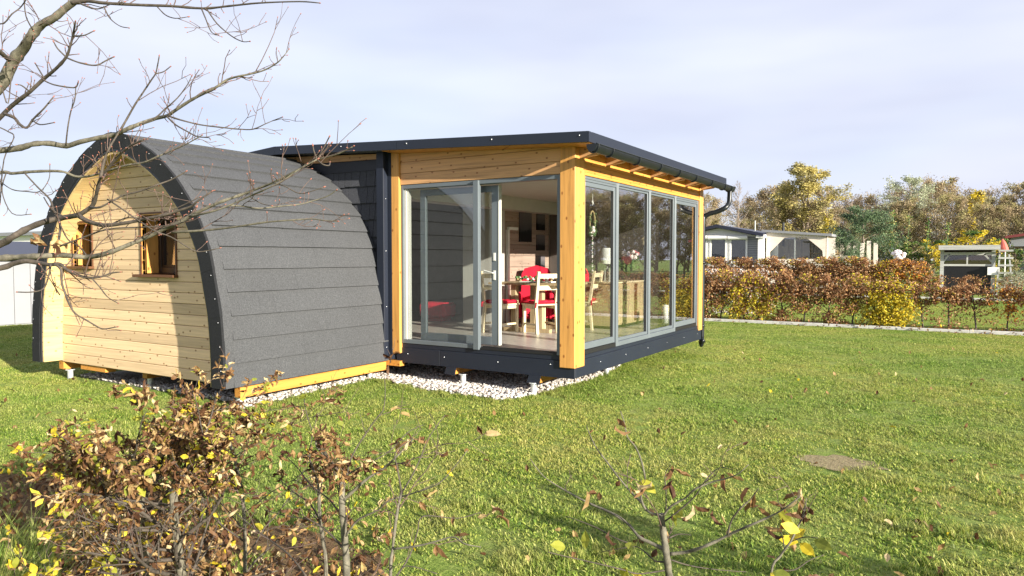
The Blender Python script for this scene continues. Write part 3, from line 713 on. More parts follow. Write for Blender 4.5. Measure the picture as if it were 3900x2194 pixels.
b = MB(); b.box(-1.21, -1.09, 3.39, 3.51, 1.267, 1.285); b.bar((-1.15, 3.45, 1.28), (-1.15, 3.45, 1.60), .015, .015); b.box(-1.20, -1.18, 3.43, 3.47, 1.28, 1.48); b.box(-1.12, -1.10, 3.43, 3.47, 1.28, 1.48); b.box(-1.2, -1.1, 3.43, 3.47, 1.47, 1.49); b.build('lamp_base', 'alu_light', lp)
fv = thing('flower_vase', 'glass vase of white and pink roses on the sideboard', 'flowers', (-.98, 4.0, 1.267))
b = MB(); b.lathe((-1.02, 4.0, 1.267), [(.05, 0), (.07, .1), (.05, .2), (.06, .26)], 18); b.build('vase', 'pvc', fv, True)
b = MB()
for i in range(60):
    a = rnd.uniform(0, 6.3); r = rnd.uniform(0, .3) ** .9; x = -1.02 + r * math.cos(a) * .6; y = 4.0 + r * math.sin(a); z = 1.60 + rnd.uniform(-.10, .10)
    b.tube([(-1.02, 4.0, 1.35), (x, y, z)], .003, 4, cap=False)
    for j in range(3): b.add([(x, y, z), (x + rnd.uniform(-.05, .05), y + rnd.uniform(-.05, .05), z - .03), (x + rnd.uniform(-.05, .05), y + rnd.uniform(-.05, .05), z - .06)], [(0, 1, 2)])
b.build('stems', 'green_dec', fv)
b = MB()
for i in range(26):
    a = rnd.uniform(0, 6.3); r = .26 * math.sqrt(rnd.random()); b.ball((-1.02 + r * math.cos(a) * .6, 4.0 + r * math.sin(a) * 1.2, 1.70 + rnd.uniform(-.05, .06)), rnd.uniform(.028, .05), mi=rnd.choice((0, 0, 0, 1)), sub=1)
b.ball((-.93, 3.78, 1.62), .07, mi=1, sub=2); b.build('blooms', ['bloom', 'rose'], fv)
b = MB(); b.lathe((-.42, 4.2, FL + .06), [(0, 0), (.05, 0), (.052, .30), (.03, .31), (0, .31)], 20); o = b.build('candle', 'white', None, True); tag(o, 'tall white pillar candle on the floor behind the third side window', 'candle')
b = MB(); b.lathe((-.42, 4.2, FL + .002), [(0, 0), (.11, 0), (.12, .04), (0, .055)], 20); o = b.build('candle_holder', 'alu', None, True); tag(o, 'round grey dish under the floor candle', 'holder')
# hanging wreath
wr = thing('hanging_wreath', 'oval wreath with small bear and beads hanging inside the first side window', 'decoration', (-.2, .86, 2.35))
wx, wy, wz = -.2, .88, 2.10
b = MB(); b.tube([(wx, wy, 2.69), (wx, wy, 2.32)], .004, 5); b.tube([(wx, wy - .02, 2.36), (wx, wy, 2.38), (wx, wy + .02, 2.34)], .008, 6); b.build('cord', 'white', wr)
b = MB(); b.tube([(wx, wy + .075 * math.cos(a), wz + .15 * math.sin(a)) for a in np.linspace(0, 2 * math.pi, 30)], .009, 6); b.build('ring', 'gold', wr)
b = MB()
for i in range(90):
    a = rnd.uniform(.8, 5.6) + math.pi / 2; b.ball((wx + rnd.uniform(-.02, .02), wy + .08 * math.cos(a) + rnd.uniform(-.012, .012), wz + .155 * math.sin(a) + rnd.uniform(-.012, .012)), rnd.uniform(.008, .016), mi=0)
for i in range(9): b.ball((wx, wy + rnd.uniform(-.05, .05), wz - .13 + rnd.uniform(-.03, .03)), .018, mi=rnd.choice((1, 2)))
b.ball((wx + .01, wy, wz - .06), .025, mi=1); b.ball((wx + .01, wy, wz - .1), .032, mi=1)
for i in range(26): b.ball((wx, wy + .008 * math.sin(i * 1.7), wz - .17 - i * .019), rnd.uniform(.006, .013), mi=(1 if i % 3 else 0))
b.build('foliage_beads', ['green_dec', 'bloom', 'rose'], wr)
b = thing('birdhouse_garland', 'small wooden birdhouse with a hanging garland behind the third side window', 'decoration', (-.3, 3.0, 1.9))
m_ = MB(); m_.box(-.34, -.26, 2.96, 3.04, 1.86, 1.94); m_.prism([(-.36, 1.94), (-.24, 1.94), (-.30, 2.0)], 2.94, 3.06); m_.tube([(-.3, 3, 2.0), (-.3, 3, 2.69)], .003, 4); m_.build('birdhouse', 'pine', b)
m_ = MB()
for i in range(60): m_.ball((-.3 + rnd.uniform(-.02, .02), 3 + rnd.uniform(-.03, .03), 1.84 - i * .009), rnd.uniform(.006, .018), mi=(0 if rnd.random() < .75 else 1))
m_.build('garland', ['green_dec', 'bloom'], b)
# ------------------------------------------------------------------ vegetation helpers
def rot_frames(n, r, up=0.):
    d = r.normal(size=(n, 3)); d[:, 2] += up; d /= np.linalg.norm(d, axis=1)[:, None]
    a = r.normal(size=(n, 3)); a -= d * (a * d).sum(1)[:, None]; a /= np.linalg.norm(a, axis=1)[:, None]
    return d, a, np.cross(d, a)
def add_simple_leaves(mb, cen, size, r, mi=None, aspect=.6, fold=.35, up=0.):
    n = len(cen); d, a, c = rot_frames(n, r, up); s = (size * r.uniform(.65, 1.3, n))[:, None]
    base = cen - d * s * .5; tip = cen + d * s * .5; l = cen + a * s * aspect / 2 + c * s * fold * .4; q = cen - a * s * aspect / 2 + c * s * fold * .4
    V = np.stack([base, l, tip, q], 1).reshape(-1, 3); b0 = len(mb.v); mb.v += [tuple(v) for v in V.tolist()]
    for i in range(n):
        k = b0 + 4 * i; mb.f += [(k, k + 1, k + 2), (k, k + 2, k + 3)]
    mi = [0] * n if mi is None else list(mi)
    for m in mi: mb.mi += [m, m]
PROF = [(0, .04), (.18, .62), (.42, 1.), (.70, .78), (1., .03)]
def add_leaf(mb, p, d, nrm, L, W, curl, fold, mi=0, rib=.0):
    d = Vector(d).normalized(); nrm = Vector(nrm); nrm = (nrm - d * nrm.dot(d)).normalized(); s = d.cross(nrm)
    b0 = len(mb.v); pos = Vector(p); dr = d.copy(); up = nrm.copy(); prev = 0
    for k, (t, w) in enumerate(PROF):
        step = (t - prev) * L; prev = t
        dr = (dr * math.cos(curl * .25) + up * math.sin(curl * .25)).normalized(); up = s.cross(dr) * -1 if False else (up - dr * up.dot(dr)).normalized()
        pos = pos + dr * step; hw = w * W / 2
        e = up * (hw * fold) + up * (rib * (1 if k % 2 else -1))
        mb.v += [tuple(pos + s * hw * math.cos(fold) + e), tuple(pos), tuple(pos - s * hw * math.cos(fold) + e)]
    for k in range(4):
        q = b0 + 3 * k; mb.f += [(q, q + 1, q + 4, q + 3), (q + 1, q + 2, q + 5, q + 4)]; mb.mi += [mi, mi]
def grow(p, d, L, r0, r, wig=.25, grav=0., n=6, taper=.35):
    pts = [Vector(p)]; d = Vector(d).normalized(); rs = [r0]
    for i in range(n):
        d = (d + Vector(r.normal(size=3)) * wig / n ** .5 + Vector((0, 0, grav / n))).normalized()
        pts.append(pts[-1] + d * L / n); rs.append(r0 * (1 - (1 - taper) * (i + 1) / n))
    return pts, rs
def along(pts, rs, t):
    f = t * (len(pts) - 1); i = min(int(f), len(pts) - 2); u = f - i
    return pts[i].lerp(pts[i + 1], u), rs[i] * (1 - u) + rs[i + 1] * u, (pts[i + 1] - pts[i]).normalized()
def side_dir(d, ang, r):
    a = Vector(r.normal(size=3)); a = (a - d * a.dot(d)).normalized(); return (d * math.cos(ang) + a * math.sin(ang)).normalized()

def shrub(name, label, base, H, seed, nlat=9, spread=.55, nleaf=300, mix=(.75, .15, .1), leafL=.055, rt=.014, group=None, cut=True, z_leaf=(.3, 1.3), lean=(0, 0), sub=4, lat_t=(.25, .95), upb=.6):
    """young hornbeam: cut trunk, forked laterals, twigs, curled leaves"""
    r = np.random.default_rng(seed)
    t = thing(name, label, 'shrub', base, group)
    tr = MB(); pts, rs = grow((0, 0, -.03), (lean[0], lean[1], 1), H, rt, r, .16, .1, 8, .62)
    tr.tube(pts, rs, 10); tr.build('trunk', 'bark', t, True, False)
    br = MB(); tips = []
    for i in range(nlat):
        tt = lat_t[0] + (lat_t[1] - lat_t[0]) * (i + .5 * r.random()) / nlat
        p, rr, d = along(pts, rs, tt); az = r.uniform(0, 6.283) if i > 1 else i * 3.14 + .4
        dd = Vector((math.cos(az), math.sin(az), r.uniform(.25, upb + .3))).normalized()
        L = spread * r.uniform(.6, 1.15); r1 = rr * r.uniform(.35, .6)
        bp, brs = grow(p, dd, L, r1, r, .28, .25, 7, .3); br.tube(bp, brs, 7); tips.append((bp, brs, 1))
        for j in range(sub):
            p2, r2, d2 = along(bp, brs, r.uniform(.2, .95)); d3 = side_dir(d2, r.uniform(.5, 1.0), r); d3.z += .2
            cp, crs = grow(p2, d3, L * r.uniform(.3, .65), max(.0015, r2 * .6), r, .35, .15, 5, .35); br.tube(cp, crs, 5); tips.append((cp, crs, 2))
            for k in range(3):
                p3, r3, d4 = along(cp, crs, r.uniform(.2, 1)); dp_, dr_ = grow(p3, side_dir(d4, .7, r), L * r.uniform(.1, .3), .0013, r, .3, .1, 3, .5)
                br.tube(dp_, dr_, 4, mi=1, cap=False); tips.append((dp_, dr_, 3))
    br.build('branches', ['bark_d', 'twig'], t, True, False)
    lf = MB(); n = 0; tries = 0
    while n < nleaf and tries < nleaf * 20:
        tries += 1
        bp, brs, lv = tips[r.integers(len(tips))]; p, rr, d = along(bp, brs, r.uniform(.15, 1))
        if not (z_leaf[0] < p.z < z_leaf[1]) and r.random() > .09: continue
        k = r.choice(3, p=mix)
        cnt = 1 if k else int(r.integers(1, 3))
        for _ in range(cnt):
            dd = side_dir(d, r.uniform(.4, 1.3), r); dd.z -= r.uniform(0, .7); L = leafL * r.uniform(.7, 1.25)
            nr = Vector(r.normal(size=3)) + Vector((0, 0, .8))
            if k == 0: add_leaf(lf, p, dd, nr, L, L * r.uniform(.35, .6), r.uniform(-2.8, 2.8), r.uniform(.3, 1.0), 0, .0022)
            else: add_leaf(lf, p, dd, nr, L * 1.05, L * .6, r.uniform(-.6, .6), r.uniform(.0, .25), k, .0012)
            n += 1
    lf.build('leaves', ['lf_brown', 'lf_yellow', 'lf_ygreen'], t, False, False)
    return t

# ------------------------------------------------------------------ foreground hornbeam row
def gp(px, py, d): p = at_d(px, py, d); return (p.x, p.y, 0)
def traced(name, label, lines, origin, k, leaves=(), ntw=7, nleaf=0, leafL=.05, seed=1, tuft=None):
    """plant whose main stems follow given lines at their own depths; fine twigs and leaves are grown from them"""
    r = np.random.default_rng(seed); Q = lambda x, y, d: at_d(origin[0] + x / k, origin[1] + y / k, d)
    b0 = Q(*lines[0][0][0], lines[0][1]); t = thing(name, label, 'shrub', (b0.x, b0.y, 0)); tips = []; br = MB(); allp = []
    for li, (pp, d0, d1, r0, r1) in enumerate(lines):
        n = len(pp); pts = [Q(x, y, d0 + (d1 - d0) * i / max(1, n - 1) + (.012 * math.sin(i * 2.3 + li) if i else 0)) for i, (x, y) in enumerate(pp)]
        if li == 0 or r0 < 0: pts = [Vector((pts[0].x + .01, pts[0].y, -.04)), Vector((pts[0].x, pts[0].y, pts[0].z * .5))] + pts
        r0 = abs(r0); pts = sm0(pts); m = len(pts); rs = [(r0 + (r1 - r0) * (i / (m - 1)) ** .9) / k / FPX * (d0 + d1) / 2 * (1 + .08 * r.normal()) for i in range(m)]
        if li == 0: tr = MB(); tr.tube(pts, rs, 10); tr.build('trunk', 'bark', t, True)
        else: br.tube(pts, rs, 8 if r0 > 5 else 6, mi=2 if r0 > 5 else 0)
        allp.append((pts, rs)); L = sum((a - b).length for a, b in zip(pts[:-1], pts[1:]))
        for j in range(int(L * ntw)):
            p, rr, d = along(pts, rs, r.uniform(.2 if li else .55, 1)); sd = side_dir(d, r.uniform(.5, 1.1), r); sd.z += .3; l_ = r.uniform(.04, .26) * (1 if r.random() < .6 else .5)
            q, qr = grow(p, sd, l_, min(rr * .55, .0022), r, .35, .2, 5, .45); br.tube(q, qr, 5, mi=1, cap=False); tips.append((q, qr))
            if l_ > .1:
                for _ in range(3): p2, r2, d2 = along(q, qr, r.uniform(.2, .95)); q2, qr2 = grow(p2, side_dir(d2, .8, r), l_ * r.uniform(.2, .5), .0012, r, .3, .1, 3, .5); br.tube(q2, qr2, 4, mi=1, cap=False); tips.append((q2, qr2))
    br.build('branches', ['bark_d', 'twig', 'bark'], t, True)
    lf = MB()
    for (x, y, c) in leaves:
        p = Q(x, y, (lines[0][1] + lines[0][2]) / 2 + r.uniform(-.1, .1))
        if c == 0:
            for _ in range(2): add_leaf(lf, p + Vector(r.normal(size=3)) * .008, (r.normal() * .5, r.normal() * .5, -1), r.normal(size=3), leafL * 1.15, leafL * .5, r.uniform(-2, 2), .8, 0, .003)
        else: add_leaf(lf, p, (r.normal(), r.normal(), r.normal() * .4), (r.normal() * .3, -1, .8), leafL * 1.15, leafL * .68, r.uniform(-.5, .5), .15, c, .001)
    for i in range(nleaf):
        q, qr = tips[r.integers(len(tips))]; p, rr, d = along(q, qr, r.random()); dd = side_dir(d, 1., r); dd.z -= .5
        c = r.choice(3, p=(.93, .04, .03)); add_leaf(lf, p, dd, r.normal(size=3), leafL * r.uniform(.7, 1.2), leafL * r.uniform(.35, .6), r.uniform(-2.5, 2.5), r.uniform(.3, 1), int(c), .002)
    if tuft:
        for (x, y, sx, sy, n_) in tuft:
            for i in range(n_):
                p = Q(x + r.normal() * sx, y + r.normal() * sy, lines[0][2] + r.normal() * .07); dd = Vector((r.normal() * .6, r.normal() * .6, -.6 + r.normal() * .7))
                add_leaf(lf, p, dd, r.normal(size=3), leafL * r.uniform(.7, 1.3), leafL * r.uniform(.3, .6), r.uniform(-2.8, 2.8), r.uniform(.4, 1), 0, .003)
    lf.build('leaves', ['lf_brown', 'lf_yellow', 'lf_ygreen'], t)
    return t
sm0 = lambda P3: [Vector(v) for v in catmull([tuple(p) for p in P3], 4)]
shrub('hornbeam_shrub', 'thick-trunked hornbeam densely covered in withered brown leaves, lower left foreground', gp(745, 2000, 2.75), .88, 3, 15, .42, 1800, (.86, .04, .10), .034, .0215, z_leaf=(.84, 1.24), sub=6, lat_t=(.45, .98), upb=.6)
shrub('hornbeam_shrub', 'dark-stemmed hornbeam with brown and olive leaves below the cabin gable', gp(590, 2000, 3.0), .90, 4, 15, .42, 1800, (.80, .06, .14), .034, .016, z_leaf=(.84, 1.24), sub=6, lat_t=(.6, .98), upb=.6)
shrub('hornbeam_shrub', 'hornbeam with yellow-green leaves at the left end of the foreground row', gp(470, 2000, 3.0), .86, 5, 12, .30, 520, (.74, .08, .18), .038, .012, z_leaf=(.75, 1.15), sub=6, lat_t=(.5, .98), upb=.55)
shrub('hornbeam_shrub', 'low hornbeam with bright yellow leaves in the bottom left corner', gp(190, 2000, 2.6), .46, 6, 9, .42, 380, (.30, .35, .35), .040, .010, z_leaf=(.1, .75), sub=4)
shrub('hornbeam_shrub', 'slim hornbeam with curled brown leaves right of the dense clump', gp(930, 2000, 2.95), .95, 7, 11, .48, 380, (.92, .03, .05), .038, .010, z_leaf=(.4, 1.15), sub=5)
shrub('hornbeam_shrub', 'low brown hornbeam undergrowth between the thick trunk and the tufted one', gp(1010, 2150, 2.5), .45, 17, 9, .5, 330, (.92, .03, .05), .043, .008, z_leaf=(.02, .6), sub=5)
k6 = 1.321
traced('hornbeam_shrub', 'hornbeam with a tuft of curled leaves at its cut top, middle of the row', [
 ([(1745, 1181), (1735, 1000), (1722, 850), (1722, 700)], 2.35, 2.35, 18, 15),
 ([(1725, 800), (1770, 760), (1850, 690), (1930, 640), (1985, 590), (2030, 545), (2080, 490)], 2.35, 2.3, 9, 3), ([(1725, 700), (1700, 650), (1660, 600), (1620, 560), (1590, 520), (1600, 450)], 2.35, 2.4, 9, 4),
 ([(1740, 700), (1770, 580), (1850, 450), (1900, 380), (1930, 340), (1938, 240), (1930, 150)], 2.35, 2.45, 4.5, 2), ([(1700, 650), (1600, 500), (1560, 420), (1535, 330), (1530, 290)], 2.35, 2.5, 4, 2),
 ([(1740, 980), (1800, 900), (1900, 850), (1960, 800), (2060, 770), (2200, 720), (2280, 640), (2350, 550)], 2.35, 2.15, 6, 2), ([(1720, 690), (1800, 640), (1950, 560), (2050, 460), (2130, 420)], 2.35, 2.6, 4, 2),
 ([(1735, 1050), (1650, 960), (1560, 900), (1450, 880), (1330, 850)], 2.35, 2.5, 5, 2), ([(1730, 900), (1660, 800), (1560, 720), (1500, 640), (1420, 560)], 2.35, 2.6, 5, 2),
 ([(1540, 1181), (1450, 1070), (1330, 980), (1180, 860)], 2.2, 2.5, 5, 3)], (0, 1300), k6, seed=8, ntw=9, nleaf=70, leafL=.038, tuft=[(1650, 490, 30, 40, 45), (1690, 640, 60, 38, 80), (1840, 650, 50, 30, 14), (1400, 540, 100, 50, 34), (2040, 500, 36, 22, 10)])
traced('hornbeam_shrub', 'thin straight hornbeam stem just left of the tufted one', [([(1640, 1130), (1625, 1000), (1610, 900), (1605, 780), (1600, 690)], 2.55, 2.55, 11, 8),
 ([(1610, 900), (1560, 820), (1480, 760), (1400, 690)], 2.55, 2.7, 5, 2), ([(1605, 760), (1640, 660), (1700, 560)], 2.55, 2.5, 4, 2), ([(1600, 700), (1560, 600), (1570, 480), (1600, 360)], 2.55, 2.6, 4, 2)], (0, 1300), k6, seed=9, nleaf=50, leafL=.038)
traced('hornbeam_shrub', 'slender leafless hornbeam with upright twigs right of the tufted one', [([(1965, 1181), (1975, 1050), (1995, 880), (2020, 760)], 2.1, 2.15, 9, 6.5),
 ([(2020, 760), (2000, 640), (1990, 560), (2060, 500)], 2.15, 2.2, 5, 2), ([(1980, 1045), (2100, 1030), (2200, 1005), (2280, 985), (2340, 1020), (2420, 1035)], 2.1, 2.0, 6, 2.5), ([(2015, 770), (2060, 700), (2110, 600), (2160, 480), (2240, 370)], 2.15, 2.3, 4.5, 2),
 ([(1995, 1181), (2060, 1080), (2100, 960), (2130, 880), (2300, 890), (2420, 860)], 2.05, 2.2, 4.5, 2), ([(2000, 1181), (2050, 1130), (2200, 1170)], 2.0, 2.0, 3, 2)], (0, 1300), k6, seed=21, nleaf=8, leafL=.05, ntw=5)
traced('hornbeam_shrub', 'bare grey hornbeam with cut top standing alone in the right foreground', [([(795, 1230), (790, 1181), (778, 1080), (765, 990), (750, 870)], 2.2, 2.2, 22, 17),
 ([(770, 1050), (700, 1015), (640, 985), (590, 925), (530, 880), (470, 850), (400, 820), (340, 790), (250, 740), (160, 680), (90, 590)], 2.2, 2.45, 10, 2.5),
 ([(750, 875), (690, 860), (650, 810), (600, 760), (540, 690), (480, 610), (430, 545), (400, 490), (375, 425)], 2.2, 2.45, 7, 2.2), ([(670, 845), (652, 800), (650, 760), (670, 700), (650, 600), (620, 530), (580, 480), (565, 410), (545, 350)], 2.2, 2.3, 6, 2.2),
 ([(755, 885), (800, 830), (870, 790), (920, 745), (1000, 710), (1080, 690), (1140, 665), (1190, 620)], 2.2, 2.0, 7, 2.2), ([(770, 905), (830, 860), (920, 780), (960, 720), (1020, 650), (1070, 635)], 2.2, 2.1, 5, 2),
 ([(795, 1070), (880, 1060), (960, 1035), (1040, 1000), (1120, 960), (1200, 925), (1280, 890), (1340, 860), (1400, 820), (1450, 780)], 2.2, 1.95, 10, 3), ([(1085, 975), (1105, 900), (1150, 840), (1200, 795), (1240, 740)], 2.03, 1.98, 5, 2.5),
 ([(765, 1110), (720, 1105), (680, 1070), (630, 1035), (560, 1040), (450, 1060)], 2.2, 2.3, 5, 2), ([(600, 1020), (520, 990), (430, 940), (330, 900), (270, 880)], 2.25, 2.4, 4, 2), ([(775, 860), (775, 760), (770, 670), (800, 620)], 2.2, 2.2, 4, 2),
 ([(780, 1150), (640, 1170), (560, 1150), (480, 1130), (350, 1100), (260, 1080), (180, 1060)], 2.2, 2.1, 5, 2), ([(800, 1100), (900, 1130), (1040, 1150), (1180, 1160)], 2.2, 2.3, 4, 2), ([(790, 990), (840, 970), (900, 975)], 2.2, 2.2, 5, 2)],
 (1950, 1300), k6, leaves=[(810, 640, 0), (690, 720, 0), (600, 745, 0), (785, 710, 0), (1070, 655, 0), (1220, 750, 0), (1240, 820, 0), (1000, 850, 0), (505, 1020, 0), (850, 880, 0), (370, 775, 0), (530, 410, 0), (1265, 940, 0), (1110, 785, 2), (830, 880, 2), (370, 1045, 2), (270, 1035, 2), (575, 1140, 2), (605, 1010, 2), (640, 710, 2), (650, 700, 2), (1340, 850, 2), (825, 830, 2)], seed=33, ntw=3.2, leafL=.05)
traced('hornbeam_shrub', 'small bare hornbeam with a few bright yellow leaves right of the cut one', [([(1300, 1200), (1350, 1080), (1400, 1010), (1440, 930), (1470, 860), (1480, 790)], 2.1, 2.1, 8, 3.5),
 ([(1400, 1010), (1470, 985), (1540, 990)], 2.1, 2.05, 4, 2), ([(1330, 1150), (1420, 1150), (1500, 1100), (1570, 1075)], 2.1, 2.1, 4, 2), ([(1370, 1050), (1360, 980), (1330, 920)], 2.1, 2.2, 3.5, 2)],
 (1950, 1300), k6, leaves=[(1390, 800, 0), (1465, 760, 0), (1455, 790, 0), (1470, 830, 0), (1450, 860, 0), (1375, 880, 0), (1440, 1010, 1), (1450, 1015, 1), (1420, 1000, 1), (1475, 945, 1), (1450, 960, 1), (1520, 1000, 2), (1300, 1165, 1), (1310, 1160, 2), (1480, 1160, 0)], seed=24, ntw=3, leafL=.05)
ffr = [o for o in C.objects if o.name.startswith('hornbeam_shrub') and o.parent is None][0]
for i, (px_, py_, L_) in enumerate(((1820, 1790, 4.6), (2750, 2030, 4.3), (3750, 1640, 4.8))):
    g_ = at_g(px_, py_); dup(ffr, (g_.x + .966 * L_, g_.y - .259 * L_, 0), 1.3 * i, 1.0, 'leafy hornbeam outside the right edge that shades the lawn, number %s along' % ('one', 'two', 'three')[i])
# leaf mulch below the left of the row
mb = MB(); r = np.random.default_rng(5)
for i in range(6500):
    t_ = r.random(); px = r.uniform(-300, 1500) ; py = r.uniform(1780, 2500)
    if px > 900 and r.random() < .75: continue
    if py < 2000 and r.random() < .5: continue
    p = at_g(px, py); add_leaf(mb, (p.x, p.y, r.uniform(.015, .06)), (r.normal(), r.normal(), r.normal() * .25), (r.normal() * .3, r.normal() * .3, 1), .055, .032, r.uniform(-2, 2), r.uniform(.1, .8), 0 if r.random() < .93 else 1, .002)
tag(mb.build('leaf_litter', ['lf_brown', 'lf_yellow']), 'brown fallen leaves carpeting the ground under the hornbeam row', 'leaf litter', kind='stuff')
mb = MB()
for i in range(300):
    px = r.uniform(-200, 4100); py = 1340 + 1000 * r.random() ** 1.3
    p = at_g(px, py)
    if inpoly(p.x, p.y, gpoly): continue
    add_leaf(mb, (p.x, p.y, r.uniform(.035, .05)), (r.normal(), r.normal(), r.normal() * .2), (r.normal() * .3, r.normal() * .3, 1), .065, .04, r.uniform(-2, 2), r.uniform(.1, .8), 0 if r.random() < .95 else 1, .002)
for i in range(900):
    x = r.uniform(-2, 16); add_leaf(mb, (x, KY + r.uniform(-.15, .6), r.uniform(.012, .05)), (r.normal(), r.normal(), r.normal() * .25), (r.normal() * .3, r.normal() * .3, 1), .07, .045, r.uniform(-2, 2), .5, 0, .002)
tag(mb.build('fallen_leaves', ['lf_brown', 'lf_yellow']), 'scattered withered leaves lying on the lawn', 'leaves', kind='stuff')

